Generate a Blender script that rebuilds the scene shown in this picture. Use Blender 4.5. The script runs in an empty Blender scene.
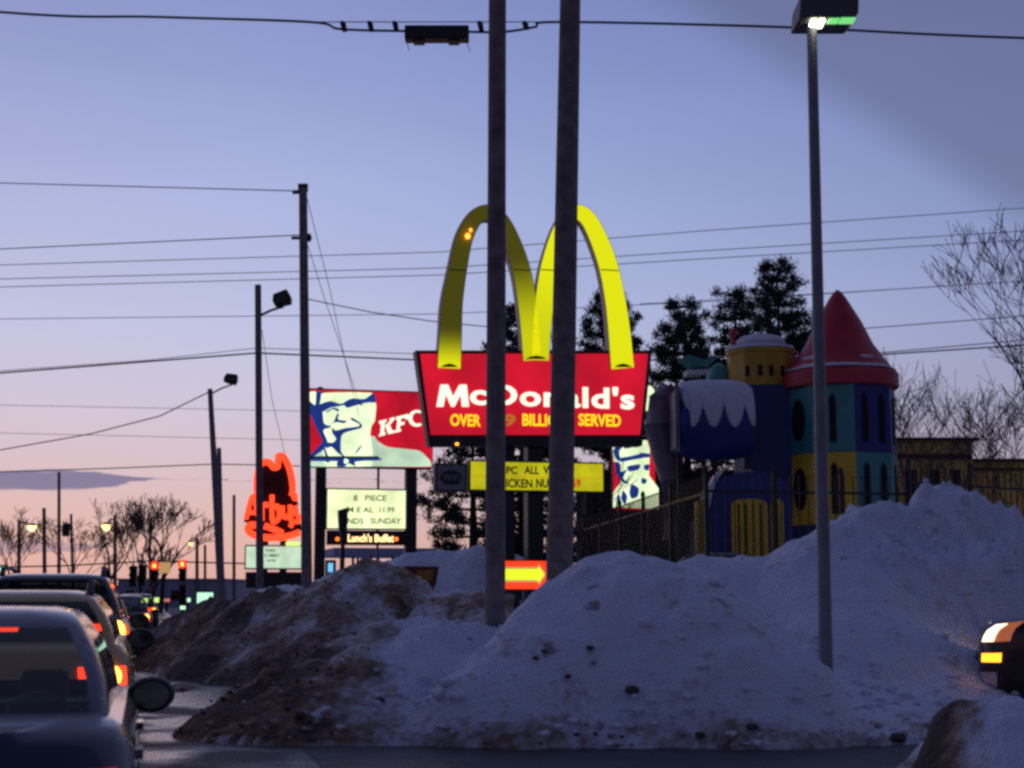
import bpy, math, random
import numpy as np
from mathutils import Vector, Matrix, noise
random.seed(7)
C = bpy.context.scene
COL = C.collection
FPX = 1500.0
HOR = 590.0
CAMZ = 1.6
TH = math.atan((HOR-384)/FPX)
YAW = math.radians(13.6)          # the road runs this far left of the view axis; signs stand square to it

# ------------------------------------------------------------------ camera
cam = bpy.data.cameras.new('camera'); co = bpy.data.objects.new('camera', cam); COL.objects.link(co)
co.location = (0, 0, CAMZ); co.rotation_euler = (math.pi/2+TH, 0, 0)
cam.sensor_width = 36; cam.lens = 36*FPX/1024; cam.clip_end = 3000; cam.clip_start = .05
cam.dof.use_dof = True; cam.dof.focus_distance = 30; cam.dof.aperture_fstop = 3.5
C.camera = co

def ray(px, py):
    u = (px-512)/FPX; v = (384-py)/FPX
    return Vector((u, math.cos(TH)-v*math.sin(TH), math.sin(TH)+v*math.cos(TH)))
def P(px, py, Y):
    d = ray(px, py); return Vector((0, 0, CAMZ)) + d*(Y/d.y)
def XZ(px, py, Y):
    p = P(px, py, Y); return p.x, p.z

# ------------------------------------------------------------------ materials
def mat(name, col, rough=.6, metal=0, emis=None, es=0, noise_amt=0, noise_scale=8, bump=0, coat=0):
    m = bpy.data.materials.new(name); m.use_nodes = True
    nt = m.node_tree; b = nt.nodes['Principled BSDF']
    b.inputs['Base Color'].default_value = (*col, 1); b.inputs['Roughness'].default_value = rough
    b.inputs['Metallic'].default_value = metal
    if coat: b.inputs['Coat Weight'].default_value = coat
    if emis:
        b.inputs['Emission Color'].default_value = (*emis, 1); b.inputs['Emission Strength'].default_value = es
    if noise_amt or bump:
        tc = nt.nodes.new('ShaderNodeTexCoord'); n = nt.nodes.new('ShaderNodeTexNoise')
        n.inputs['Scale'].default_value = noise_scale; n.inputs['Detail'].default_value = 6
        nt.links.new(tc.outputs['Object'], n.inputs['Vector'])
        if noise_amt:
            mr = nt.nodes.new('ShaderNodeMapRange')
            mr.inputs['From Min'].default_value = .3; mr.inputs['From Max'].default_value = .7
            mr.inputs['To Min'].default_value = 1-noise_amt; mr.inputs['To Max'].default_value = 1+noise_amt
            nt.links.new(n.outputs['Fac'], mr.inputs['Value'])
            vm = nt.nodes.new('ShaderNodeVectorMath'); vm.operation = 'SCALE'
            if emis:
                vm.inputs[0].default_value = emis
                nt.links.new(mr.outputs[0], vm.inputs['Scale']); nt.links.new(vm.outputs[0], b.inputs['Emission Color'])
            else:
                vm.inputs[0].default_value = col
                nt.links.new(mr.outputs[0], vm.inputs['Scale']); nt.links.new(vm.outputs[0], b.inputs['Base Color'])
        if bump:
            bp = nt.nodes.new('ShaderNodeBump'); bp.inputs['Strength'].default_value = bump; bp.inputs['Distance'].default_value = .03
            nt.links.new(n.outputs['Fac'], bp.inputs['Height']); nt.links.new(bp.outputs[0], b.inputs['Normal'])
    return m
def glass(name, tint=(.5, .55, .55)):
    m = bpy.data.materials.new(name); m.use_nodes = True; nt = m.node_tree; nt.nodes.clear()
    o = nt.nodes.new('ShaderNodeOutputMaterial'); t = nt.nodes.new('ShaderNodeBsdfTransparent'); g = nt.nodes.new('ShaderNodeBsdfGlossy')
    mx = nt.nodes.new('ShaderNodeMixShader'); lw = nt.nodes.new('ShaderNodeLayerWeight'); pw_ = nt.nodes.new('ShaderNodeMath'); pw_.operation = 'POWER'; pw_.inputs[1].default_value = 4.5
    f = nt.nodes.new('ShaderNodeMath'); f.operation = 'MULTIPLY_ADD'; f.inputs[1].default_value = .8; f.inputs[2].default_value = .045
    nt.links.new(lw.outputs['Facing'], pw_.inputs[0]); nt.links.new(pw_.outputs[0], f.inputs[0])
    t.inputs[0].default_value = (*tint, 1); g.inputs['Roughness'].default_value = .03; g.inputs['Color'].default_value = (.9, .9, .9, 1)
    nt.links.new(f.outputs[0], mx.inputs[0]); nt.links.new(t.outputs[0], mx.inputs[1]); nt.links.new(g.outputs[0], mx.inputs[2])
    nt.links.new(mx.outputs[0], o.inputs[0]); return m

M = dict(
 wood=mat('weathered_wood', (.22, .185, .18), .85, noise_amt=.35, noise_scale=6, bump=.5),
 steel=mat('galvanised_steel', (.20, .22, .24), .5, .3, noise_amt=.2, noise_scale=3),
 black=mat('black_paint', (.015, .015, .018), .5),
 dark=mat('dark_metal', (.03, .03, .035), .5, .3, noise_amt=.2),
 cable=mat('black_cable', (.03, .03, .035), .7),
 cablegrey=mat('aluminium_cable', (.42, .42, .48), .6),
 arch_side=mat('arch_side', (.62, .46, .36), .5),
 red=mat('lit_red_plastic', (.5, .01, .02), .35, emis=(.56, .006, .022), es=.8, noise_amt=.38, noise_scale=.55),
 white=mat('lit_white_plastic', (.8, .8, .75), .4, emis=(.66, .80, .60), es=1.15, noise_amt=.1, noise_scale=2),
 cream=mat('lit_cream_plastic', (.8, .8, .7), .4, emis=(.66, .80, .46), es=1.1, noise_amt=.25, noise_scale=1.3),
 palegreen=mat('lit_pale_green_plastic', (.7, .75, .6), .4, emis=(.42, .58, .40), es=1.0, noise_amt=.25, noise_scale=1.2),
 blue=mat('lit_blue_ink', (.01, .03, .2), .4, emis=(.012, .035, .21), es=.8, noise_amt=.2, noise_scale=3),
 yellow=mat('lit_yellow_plastic', (.7, .6, .02), .4, emis=(.60, .56, .006), es=.62, noise_amt=.2, noise_scale=2),
 yellowtext=mat('lit_yellow_letters', (.7, .6, .02), .4, emis=(.95, .70, .01), es=1.0),
 dimtext=mat('dim_letters', (.5, .3, .02), .4, emis=(.50, .22, .01), es=.6),
 ink=mat('black_letters', (.02, .02, .015), .6),
 greyink=mat('grey_letters', (.05, .07, .04), .6, emis=(.10, .15, .07), es=.6),
 redink=mat('red_letters', (.6, .03, .01), .6, emis=(.6, .03, .01), es=.5),
 reader=mat('lit_reader_face', (.8, .8, .6), .4, emis=(.78, .88, .44), es=1.0, noise_amt=.3, noise_scale=.9),
 neon=mat('orange_neon', (.9, .1, .02), .4, emis=(1.25, .075, .022), es=1.15),
 led=mat('amber_led', (.9, .5, .1), .4, emis=(1.6, 1.0, .45), es=1.2),
 ledo=mat('orange_led', (.9, .3, .05), .4, emis=(1.2, .22, .02), es=1.2),
 arrowred=mat('lit_orange_red', (.7, .05, .01), .4, emis=(.95, .05, .012), es=1.0, noise_amt=.2, noise_scale=2),
 arrowy=mat('lit_arrow_yellow', (.7, .6, .02), .4, emis=(.70, .84, .02), es=1.0),
 greysign=mat('grey_sign_face', (.22, .22, .25), .5),
 bluesign=mat('lit_blue_white', (.3, .6, .8), .4, emis=(.15, .50, .75), es=1.0),
 taillens=mat('red_tail_lens', (.45, .01, .01), .25, emis=(1.0, .03, .01), es=.18, coat=.5),
 taillit=mat('lit_red_tail_lens', (.6, .02, .01), .25, emis=(1.6, .06, .012), es=1.4),
 bulb=mat('lit_tail_bulb', (1, .5, .1), .3, emis=(3.2, 1.5, .16), es=1.6),
 bulbr=mat('lit_red_bulb', (1, .3, .1), .3, emis=(1.5, .05, .012), es=1.2),
 head=mat('lit_headlamp', (1, .9, .7), .3, emis=(3.4, 2.7, 1.7), es=.62),
 headdim=mat('headlamp_amber_reflector', (.5, .2, .1), .3, emis=(.34, .09, .03), es=.8),
 signal=mat('lit_amber_signal', (1, .5, .1), .3, emis=(2.2, .75, .03), es=1.1),
 lampy=mat('lit_sodium_lamp', (1, .8, .4), .3, emis=(3.2, 2.0, .5), es=1.8),
 lampg=mat('lit_green_lamp', (.4, 1, .5), .3, emis=(.16, .60, .16), es=1.0),
 lampw=mat('lit_white_lamp', (1, 1, .9), .3, emis=(3.0, 2.7, 2.1), es=1.8),
 brass=mat('yellow_lamp_spot', (1, .6, .1), .3, emis=(1.4, .5, .06), es=1.5),
 rubber=mat('tyre_rubber', (.02, .02, .02), .8),
 alloy=mat('alloy_rim', (.35, .35, .37), .35, .9),
 chrome=mat('chrome', (.6, .6, .62), .15, 1),
 mirror=mat('dark_mirror_glass', (.22, .25, .25), .06, 1),
 trim=mat('black_plastic_trim', (.025, .025, .028), .55),
 seatm=mat('dark_seat_fabric', (.03, .03, .035), .9),
 glass=glass('clear_car_glass', (.88, .92, .88)),
 darkglass=glass('tinted_car_glass', (.12, .13, .15)),
 needle=mat('pine_needles', (.045, .065, .045), .8, noise_amt=.4, noise_scale=1.5),
 bark=mat('bark', (.055, .045, .04), .9, noise_amt=.3, noise_scale=8),
 twig=mat('bare_twigs', (.075, .062, .062), .9),
 p_red=mat('red_moulded_plastic', (.55, .03, .05), .45, noise_amt=.12, noise_scale=1.5),
 p_teal=mat('teal_moulded_plastic', (.06, .32, .29), .45, noise_amt=.15, noise_scale=1.5),
 p_blue=mat('blue_moulded_plastic', (.017, .036, .21), .45, noise_amt=.15, noise_scale=1.5),
 p_navy=mat('navy_moulded_plastic', (.02, .035, .16), .5, noise_amt=.2, noise_scale=1.5),
 p_yellow=mat('yellow_moulded_plastic', (.82, .54, .03), .5, noise_amt=.15, noise_scale=1.5),
 p_mustard=mat('mustard_moulded_plastic', (.55, .34, .03), .5, noise_amt=.15, noise_scale=1.5),
 p_white=mat('faded_white_plastic', (.24, .20, .24), .6, noise_amt=.45, noise_scale=1.8),
 hole=mat('dark_opening', (.008, .008, .012), .8),
 snowcap=mat('settled_snow', (.72, .74, .80), .75, noise_amt=.08, noise_scale=3, bump=.5),
 ochre=mat('ochre_render', (.90, .56, .12), .85, noise_amt=.15, noise_scale=1.2),
 maroon=mat('maroon_fascia', (.12, .02, .02), .6),
 greywall=mat('grey_cladding', (.34, .36, .50), .8, noise_amt=.15, noise_scale=.5),
 brownwall=mat('dark_brown_cladding', (.028, .022, .020), .8, noise_amt=.25, noise_scale=1),
 tan=mat('tan_sign_face', (.6, .42, .2), .6, emis=(.75, .45, .18), es=.5),
 limelit=mat('lit_lime_window', (.5, .7, .2), .4, emis=(.60, .85, .22), es=1.0),
 mintlit=mat('lit_mint_sign', (.5, .8, .6), .4, emis=(.50, .90, .60), es=1.0),
 pinklit=mat('lit_pink_window', (.7, .3, .3), .4, emis=(.65, .20, .18), es=.6),
)

# ------------------------------------------------------------------ mesh builder
class MB:
    def __init__(s): s.v = []; s.f = []
    def add(s, vs, fs):
        n = len(s.v); s.v += [tuple(v) for v in vs]; s.f += [tuple(i+n for i in f) for f in fs]; return s
    def box(s, x0, x1, y0, y1, z0, z1):
        return s.add([(x0,y0,z0),(x1,y0,z0),(x1,y1,z0),(x0,y1,z0),(x0,y0,z1),(x1,y0,z1),(x1,y1,z1),(x0,y1,z1)],
                     [(0,3,2,1),(4,5,6,7),(0,1,5,4),(1,2,6,5),(2,3,7,6),(3,0,4,7)])
    def prism(s, pts, y0, y1):          # polygon in x,z extruded along y
        n = len(pts)
        a = sum(pts[i][0]*pts[(i+1)%n][1]-pts[(i+1)%n][0]*pts[i][1] for i in range(n))
        if a < 0: pts = pts[::-1]
        v = [(p[0], y0, p[1]) for p in pts]+[(p[0], y1, p[1]) for p in pts]
        f = [tuple(range(n)), tuple(range(2*n-1, n-1, -1))]
        f += [((i+1)%n, i, n+i, n+(i+1)%n) for i in range(n)]
        return s.add(v, f)
    def vprism(s, pts, z0, z1):         # polygon in x,y extruded along z
        n = len(pts)
        a = sum(pts[i][0]*pts[(i+1)%n][1]-pts[(i+1)%n][0]*pts[i][1] for i in range(n))
        if a < 0: pts = pts[::-1]
        v = [(p[0], p[1], z0) for p in pts]+[(p[0], p[1], z1) for p in pts]
        f = [tuple(range(n-1, -1, -1)), tuple(range(n, 2*n))]
        f += [(i, (i+1)%n, n+(i+1)%n, n+i) for i in range(n)]
        return s.add(v, f)
    def tube(s, pts, r, seg=6, cap=True):
        pts = [Vector(p) for p in pts]; n = len(pts)
        if not hasattr(r, '__len__'): r = [r]*n
        base = len(s.v); up = Vector((0, 0, 1)); vs = []
        for i, p in enumerate(pts):
            t = (pts[min(i+1, n-1)]-pts[max(i-1, 0)])
            t = t.normalized() if t.length > 1e-9 else Vector((0, 0, 1))
            a = t.cross(up)
            if a.length < .05: a = t.cross(Vector((0, 1, 0)))
            a.normalize(); b = t.cross(a)
            for k in range(seg):
                an = 2*math.pi*k/seg; vs.append(p+(a*math.cos(an)+b*math.sin(an))*r[i])
        fs = []
        for i in range(n-1):
            for k in range(seg):
                k2 = (k+1) % seg; fs.append((i*seg+k, (i+1)*seg+k, (i+1)*seg+k2, i*seg+k2))
        if cap: fs.append(tuple(range(seg-1, -1, -1))); fs.append(tuple((n-1)*seg+k for k in range(seg)))
        return s.add(vs, fs)
    def lathe(s, prof, seg=24, cx=0, cy=0, ph=0):      # prof: (r, z)
        n = len(prof); vs = []
        for (r, z) in prof:
            for k in range(seg):
                a = 2*math.pi*k/seg+ph; vs.append((cx+r*math.cos(a), cy+r*math.sin(a), z))
        fs = [(i*seg+k, i*seg+(k+1)%seg, (i+1)*seg+(k+1)%seg, (i+1)*seg+k) for i in range(n-1) for k in range(seg)]
        fs += [tuple(range(seg-1, -1, -1)), tuple((n-1)*seg+k for k in range(seg))]
        return s.add(vs, fs)
    def build(s, name, m, parent=None, loc=(0,0,0), rz=0, smooth=False, bevel=0):
        me = bpy.data.meshes.new(name); me.from_pydata(s.v, [], s.f); me.update()
        if m: me.materials.append(m)
        if smooth:
            me.polygons.foreach_set('use_smooth', [True]*len(me.polygons))
        o = bpy.data.objects.new(name, me); COL.objects.link(o)
        o.location = loc; o.rotation_euler = (0, 0, rz)
        if parent: o.parent = parent
        if bevel:
            b = o.modifiers.new('bevel', 'BEVEL'); b.width = bevel; b.segments = 2
        if smooth:
            e = o.modifiers.new('split', 'EDGE_SPLIT'); e.split_angle = math.radians(38)
        return o

def tag(o, label=None, cat=None, group=None, kind=None):
    if label: o['label'] = label
    if cat: o['category'] = cat
    if group: o['group'] = group
    if kind: o['kind'] = kind
    return o
def empty(name, loc, label, cat, rz=0, group=None):
    o = bpy.data.objects.new(name, None); COL.objects.link(o); o.location = loc; o.rotation_euler = (0, 0, rz)
    o.empty_display_size = .2
    return tag(o, label, cat, group)
def struct(o): o['kind'] = 'structure'; return o

class Frame:                     # a vertical plane standing square to the road (or at another yaw)
    def __init__(s, px, py, Y, yaw=YAW):
        s.o = P(px, py, Y); s.yaw = yaw
        s.o.z = 0
        s.x = Vector((math.cos(yaw), math.sin(yaw), 0)); s.n = Vector((-math.sin(yaw), math.cos(yaw), 0))
    def uv(s, px, py):
        d = ray(px, py); c = Vector((0, 0, CAMZ)); t = (s.o-c).dot(s.n)/d.dot(s.n)
        p = c+d*t; return ((p-s.o).dot(s.x), p.z)
    def rect(s, x0, y0, x1, y1):
        a = s.uv(x0, y1); b = s.uv(x1, y0); c = s.uv(x0, y0); d = s.uv(x1, y1)
        return ((a[0]+c[0])/2, (b[0]+d[0])/2, (a[1]+d[1])/2, (b[1]+c[1])/2)    # u0 u1 z0 z1
    def poly(s, pts): return [s.uv(*p) for p in pts]

def text(body, u0, u1, z0, z1, y, name, m, parent, offset=.02, extrude=.02, shear=0, rise=0, spacing=1.0):
    cu = bpy.data.curves.new('t', 'FONT'); cu.body = body; cu.offset = offset; cu.extrude = .02; cu.shear = shear
    cu.space_character = spacing; cu.resolution_u = 3
    t = bpy.data.objects.new('t', cu); COL.objects.link(t)
    dg = bpy.context.evaluated_depsgraph_get(); me = bpy.data.meshes.new_from_object(t.evaluated_get(dg))
    bpy.data.objects.remove(t); bpy.data.curves.remove(cu)
    n = len(me.vertices); a = np.empty(n*3, 'f'); me.vertices.foreach_get('co', a); a = a.reshape(n, 3)
    mn = a.min(0); mx = a.max(0); q = (a-mn)/(mx-mn)
    out = np.empty_like(a); out[:, 0] = u0+q[:, 0]*(u1-u0); out[:, 2] = z0+q[:, 1]*(z1-z0)+rise*q[:, 0]
    out[:, 1] = y-q[:, 2]*extrude
    me.vertices.foreach_set('co', out.ravel()); me.update(); me.name = name
    me.materials.clear(); me.materials.append(m)
    o = bpy.data.objects.new(name, me); COL.objects.link(o); o.parent = parent; return o

# ------------------------------------------------------------------ world: dusk sky
w = bpy.data.worlds.new('World'); C.world = w; w.use_nodes = True; nt = w.node_tree; nt.nodes.clear()
N = nt.nodes.new; L = nt.links.new
def math_(op, a, b=None, c=None, clamp=False):
    n = N('ShaderNodeMath'); n.operation = op; n.use_clamp = clamp
    for i, x in enumerate((a, b, c)):
        if x is None: continue
        if isinstance(x, (int, float)): n.inputs[i].default_value = x
        else: L(x, n.inputs[i])
    return n.outputs[0]
def smooth(x, a, b):
    n = N('ShaderNodeMapRange'); n.interpolation_type = 'SMOOTHSTEP'; n.clamp = True
    L(x, n.inputs[0]); n.inputs[1].default_value = a; n.inputs[2].default_value = b
    return n.outputs[0]
tc = N('ShaderNodeTexCoord'); nm = N('ShaderNodeVectorMath'); nm.operation = 'NORMALIZE'; L(tc.outputs['Generated'], nm.inputs[0])
sep = N('ShaderNodeSeparateXYZ'); L(nm.outputs[0], sep.inputs[0]); X, Yy, Z = sep.outputs
ramp = N('ShaderNodeValToRGB'); L(Z, ramp.inputs[0]); el = ramp.color_ramp.elements
stops = [(0, (.62,.36,.31)), (.03, (.64,.40,.36)), (.07, (.58,.43,.47)), (.115, (.52,.46,.58)), (.17, (.45,.465,.655)), (.25, (.35,.395,.63)),
         (.33, (.255,.30,.55)), (.40, (.195,.23,.47)), (.55, (.11,.14,.33)), (1, (.06,.08,.21))]
el[0].position, el[0].color = stops[0][0], (*stops[0][1], 1); el[1].position, el[1].color = stops[-1][0], (*stops[-1][1], 1)
for p, c in stops[1:-1]:
    e = el.new(p); e.color = (*c, 1)
ramp.color_ramp.interpolation = 'EASE' if False else 'LINEAR'
hyp = math_('SQRT', math_('MAXIMUM', math_('SUBTRACT', 1.0, math_('MULTIPLY', Z, Z)), 1e-4))
SA = math.radians(-22)
adot = math_('DIVIDE', math_('ADD', math_('MULTIPLY', X, math.sin(SA)), math_('MULTIPLY', Yy, math.cos(SA))), hyp)
azr = N('ShaderNodeValToRGB'); L(math_('MULTIPLY_ADD', adot, .5, .5), azr.inputs[0]); ae = azr.color_ramp.elements
az = [(0, (.20,.21,.27)), (.5, (.27,.28,.35)), (.75, (.42,.44,.52)), (.878, (.57,.63,.74)), (.955, (.80,.86,.92)), (.99, (1.0,1.0,1.0)), (1, (1.03,1.0,.98))]
ae[0].position, ae[0].color = 0, (*az[0][1], 1); ae[1].position, ae[1].color = 1, (*az[-1][1], 1)
for p, c in az[1:-1]:
    e = ae.new(p); e.color = (*c, 1)
mul = N('ShaderNodeMix'); mul.data_type = 'RGBA'; mul.blend_type = 'MULTIPLY'; mul.inputs[0].default_value = 1
L(ramp.outputs[0], mul.inputs[6]); L(azr.outputs[0], mul.inputs[7]); sky = mul.outputs[2]
def mixc(fac, col, base):
    m_ = N('ShaderNodeMix'); m_.data_type = 'RGBA'; L(fac, m_.inputs[0]); L(base, m_.inputs[6]); m_.inputs[7].default_value = (*col, 1); return m_.outputs[2]
# low evening cloud bars on the left horizon, and a diagonal windscreen reflection painted into the sky
U = math_('DIVIDE', X, math_('MAXIMUM', Yy, .05)); V = math_('DIVIDE', Z, math_('MAXIMUM', Yy, .05))
cn = N('ShaderNodeTexNoise'); mp = N('ShaderNodeMapping'); mp.inputs['Scale'].default_value = (6, 6, 60)
L(nm.outputs[0], mp.inputs[0]); L(mp.outputs[0], cn.inputs[0]); cn.inputs['Scale'].default_value = 2.2; cn.inputs['Detail'].default_value = 5
wob = math_('MULTIPLY', math_('SUBTRACT', cn.outputs['Fac'], .5), .017)
def uvp(px, py): d = ray(px, py); return d.x/d.y, d.z/d.y
def bar(px0, px1, py, hpx, fac, sky, soft=.6):
    u0, v0 = uvp(px0, py); u1, _ = uvp(px1, py)
    wdt = math_('MULTIPLY', math_('SUBTRACT', 1.0, smooth(U, u0, u1)), hpx/FPX)
    dv = math_('ABSOLUTE', math_('SUBTRACT', math_('ADD', V, wob), v0))
    m_ = math_('SUBTRACT', 1.0, math_('DIVIDE', dv, math_('MAXIMUM', wdt, 1e-4)), clamp=True)
    m_ = math_('MULTIPLY', smooth(m_, 0, soft), math_('GREATER_THAN', Yy, .1))
    return mixc(math_('MULTIPLY', m_, fac), (.13, .13, .27), sky)
sky = bar(20, 185, 481, 11, .9, sky, .35)
sky = bar(-20, 150, 546, 9, .5, sky)
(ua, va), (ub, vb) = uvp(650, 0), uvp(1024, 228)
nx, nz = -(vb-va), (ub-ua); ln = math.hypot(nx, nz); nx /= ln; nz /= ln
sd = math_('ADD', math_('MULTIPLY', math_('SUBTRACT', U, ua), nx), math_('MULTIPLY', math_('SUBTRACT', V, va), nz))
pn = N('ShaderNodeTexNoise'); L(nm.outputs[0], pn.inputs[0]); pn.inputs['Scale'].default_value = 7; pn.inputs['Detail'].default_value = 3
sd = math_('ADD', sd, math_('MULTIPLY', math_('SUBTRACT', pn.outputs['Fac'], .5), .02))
reflection_streak = math_('MULTIPLY', smooth(sd, -.012, .032), math_('GREATER_THAN', Yy, .1))
sky = mixc(math_('MULTIPLY', reflection_streak, .68), (.11, .125, .235), sky)  # darker band in the sky colour imitating a reflection on the windscreen
gn = N('ShaderNodeTexNoise'); mp2 = N('ShaderNodeMapping'); mp2.inputs['Scale'].default_value = (2, 2, 14)
L(nm.outputs[0], mp2.inputs[0]); L(mp2.outputs[0], gn.inputs[0]); gn.inputs['Scale'].default_value = 1.6; gn.inputs['Detail'].default_value = 4
vn = N('ShaderNodeVectorMath'); vn.operation = 'SCALE'; L(sky, vn.inputs[0])
L(math_('MULTIPLY_ADD', gn.outputs['Fac'], .10, .95), vn.inputs['Scale']); sky = vn.outputs[0]
ns = N('ShaderNodeTexSky'); ns.sky_type = 'NISHITA'; ns.sun_disc = False; ns.sun_elevation = math.radians(-2); ns.sun_rotation = SA
b1 = N('ShaderNodeBackground'); L(ns.outputs[0], b1.inputs[0]); b1.inputs[1].default_value = .05
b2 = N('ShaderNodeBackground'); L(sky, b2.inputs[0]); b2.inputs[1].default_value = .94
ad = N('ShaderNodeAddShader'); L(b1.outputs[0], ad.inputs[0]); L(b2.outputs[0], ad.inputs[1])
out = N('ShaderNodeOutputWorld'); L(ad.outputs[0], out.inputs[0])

sun = bpy.data.lights.new('afterglow', 'SUN'); sun.energy = .05; sun.angle = math.radians(25); sun.color = (1, .6, .5)
so = bpy.data.objects.new('afterglow', sun); COL.objects.link(so)
sdv = Vector((math.sin(SA)*math.cos(.09), math.cos(SA)*math.cos(.09), math.sin(.09)))
so.rotation_euler = sdv.to_track_quat('Z', 'Y').to_euler()
C.view_settings.view_transform = 'Standard'; C.view_settings.look = 'None'; C.view_settings.gamma = 1; C.view_settings.exposure = .28
C.cycles.filter_width = 2.9
C.cycles.max_bounces = 6; C.cycles.use_denoising = False; C.cycles.sample_clamp_indirect = 2; C.cycles.use_adaptive_sampling = False; C.cycles.transparent_max_bounces = 12

# ------------------------------------------------------------------ ground, road, driveway
rd = Vector((-math.sin(YAW), math.cos(YAW), 0)); rr = Vector((math.cos(YAW), math.sin(YAW), 0))
def asphalt(name, col, wet):
    m = bpy.data.materials.new(name); m.use_nodes = True; t = m.node_tree; b = t.nodes['Principled BSDF']
    c = t.nodes.new('ShaderNodeTexCoord'); a = t.nodes.new('ShaderNodeTexNoise'); a.inputs['Scale'].default_value = .55; a.inputs['Detail'].default_value = 7
    t.links.new(c.outputs['Object'], a.inputs[0])
    r = t.nodes.new('ShaderNodeMapRange'); r.inputs[1].default_value = .42; r.inputs[2].default_value = .6; r.inputs[3].default_value = wet; r.inputs[4].default_value = .75
    t.links.new(a.outputs[0], r.inputs[0]); t.links.new(r.outputs[0], b.inputs['Roughness'])
    cr = t.nodes.new('ShaderNodeValToRGB'); cr.color_ramp.elements[0].position = .45; cr.color_ramp.elements[0].color = (*col, 1)
    cr.color_ramp.elements[1].position = .75; cr.color_ramp.elements[1].color = (.12, .12, .13, 1)
    t.links.new(a.outputs[0], cr.inputs[0]); t.links.new(cr.outputs[0], b.inputs['Base Color'])
    f = t.nodes.new('ShaderNodeTexNoise'); f.inputs['Scale'].default_value = 30; t.links.new(c.outputs['Object'], f.inputs[0])
    bp = t.nodes.new('ShaderNodeBump'); bp.inputs['Strength'].default_value = .35; bp.inputs['Distance'].default_value = .02
    t.links.new(f.outputs[0], bp.inputs['Height']); t.links.new(bp.outputs[0], b.inputs['Normal'])
    return m
def sheet(name, pts, z, m):
    b = MB(); b.add([(p[0], p[1], z) for p in pts], [tuple(range(len(pts)))]); return struct(b.build(name, m))
sheet('ground', [(-900, -200), (900, -200), (900, 1500), (-900, 1500)], -.05, mat('packed_snow_ground', (.16, .16, .18), .8, noise_amt=.5, noise_scale=.08))
def rp(l, s): v = rr*l+rd*s; return (v.x, v.y)
sheet('road', [rp(-9, -60), rp(1.6, -60), rp(1.6, 600), rp(-9, 600)], .0, asphalt('wet_asphalt', (.035, .035, .04), .12))
sheet('driveway', [rp(1.61, -20), rp(60, -20), rp(60, 34), rp(1.61, 34)], -.004, asphalt('dark_asphalt', (.018, .02, .024), .5))
for l in (-3.7, ):
    for s in range(0, 30):
        pass
lane = MB()
for k in range(34):
    a = rp(-2.15, 2+k*9); b_ = rp(-2.03, 2+k*9); c_ = rp(-2.03, 5+k*9); d_ = rp(-2.15, 5+k*9)
    lane.add([(*a, .004), (*b_, .004), (*c_, .004), (*d_, .004)], [(0, 1, 2, 3)])
struct(lane.build('road_marking', mat('worn_white_paint', (.35, .35, .35), .6, noise_amt=.4, noise_scale=3)))

# ------------------------------------------------------------------ snow banks
# ridges: list of (px, py, Y, front width, back width) -> plan line with height; dirt 0..1
def grime_a(x, y): return .66-np.clip((x+2.6)/1.9, 0, 1)*.72
def grime_b(x, y): return .52-np.clip((x+5.5)/5, 0, 1)*.12
def ridge(pts, wf, wb, dirt, power=1.4, wl=1.5):
    out = []
    for p in pts:
        q = P(p[0], p[1], p[2]); out.append((q.x, q.y, q.z, p[3] if len(p) > 3 else wf))
    return dict(p=out, wb=wb, dirt=dirt, pw=power, wl=wl)
RIDGES = [
 ridge([(470,668,17.2,1.4),(500,640,17.4,1.7),(530,610,17.8,2.2),(560,583,18.3,2.6),(590,570,18.5,2.8),(625,563,18.5,2.8),(665,564,18.6,2.9),(700,574,18.6,3.0),(730,592,18.5,2.9),(752,616,18.0,2.4),(766,648,17.7,1.7),(776,688,17.3,1.0)], 3, 1.5, .13, 2.0, .32),
 ridge([(262,730,17.6,1.0),(268,700,18.2,1.7),(280,660,18.4,2.3),(320,641,18.5,2.6),(370,630,18.7,2.8),(420,622,18.9,3.0),(470,626,19.0,3.0),(520,640,19.2,3.0)], 2.6, 2.2, grime_a, 1.2, .4),
 ridge([(120,650,46,1.5),(148,637,40,1.9),(175,622,36,2.4),(205,607,33,2.8),(250,598,30,3.0),(300,594,29,3.2),(335,576,28.5,3.5),(365,565,28.5,3.5),(400,572,28,3.2),(440,590,27,3.0),(485,597,26.5,3.0),(540,606,27,3)], 3, 4, grime_b, 1.2, .9),
 ridge([(262,590,48),(285,583,46),(310,582,45),(350,572,42),(385,566,40),(410,556,38),(440,552,38),(480,548,38),(520,558,38),(560,570,37)], 4.5, 6, .05, 1.3),
 ridge([(655,573,24.5,3),(680,566,25,3.5),(720,557,25.5,4.0),(770,553,26,4.6),(800,547,26,6.3),(830,530,26.3,5.2),(860,512,26.8,4.6),(890,503,27,4.0),(925,498,27,3.9),(962,497,27,3.6),(985,507,27,3.5),(1010,518,26.5,3),(1050,535,26.5,3)], 7.0, 5, .0, 1.25),
 ridge([(800,700,18.5,2.6),(840,690,19,2.9),(875,694,19.2,2.8)], 2.6, 5, .05, 1.2),
 ridge([(990,720,12.4,.5),(992,694,12.3,1.0),(990,692,12.2,1.5),(1010,700,11.8,1.6),(1060,712,11.4,1.7),(1150,740,11,1.5)], 1.6, 1.4, .12, 1.3, .3),
 ridge([(938,748,12.0,.4),(946,712,11.9,.6),(962,700,11.8,.8),(975,706,11.7,.8)], .6, .5, 1.0, 1.3, .3),
]
for s_, hh in ((25, .14), (31, .1)):
    hh *= .38; a = rr*.5+rd*s_; b = rr*.7+rd*(s_+1.1)
    RIDGES.append(dict(p=[(a.x, a.y, hh, .25), (b.x, b.y, hh*.8, .25)], wb=.25, dirt=.15, pw=1))
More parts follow.
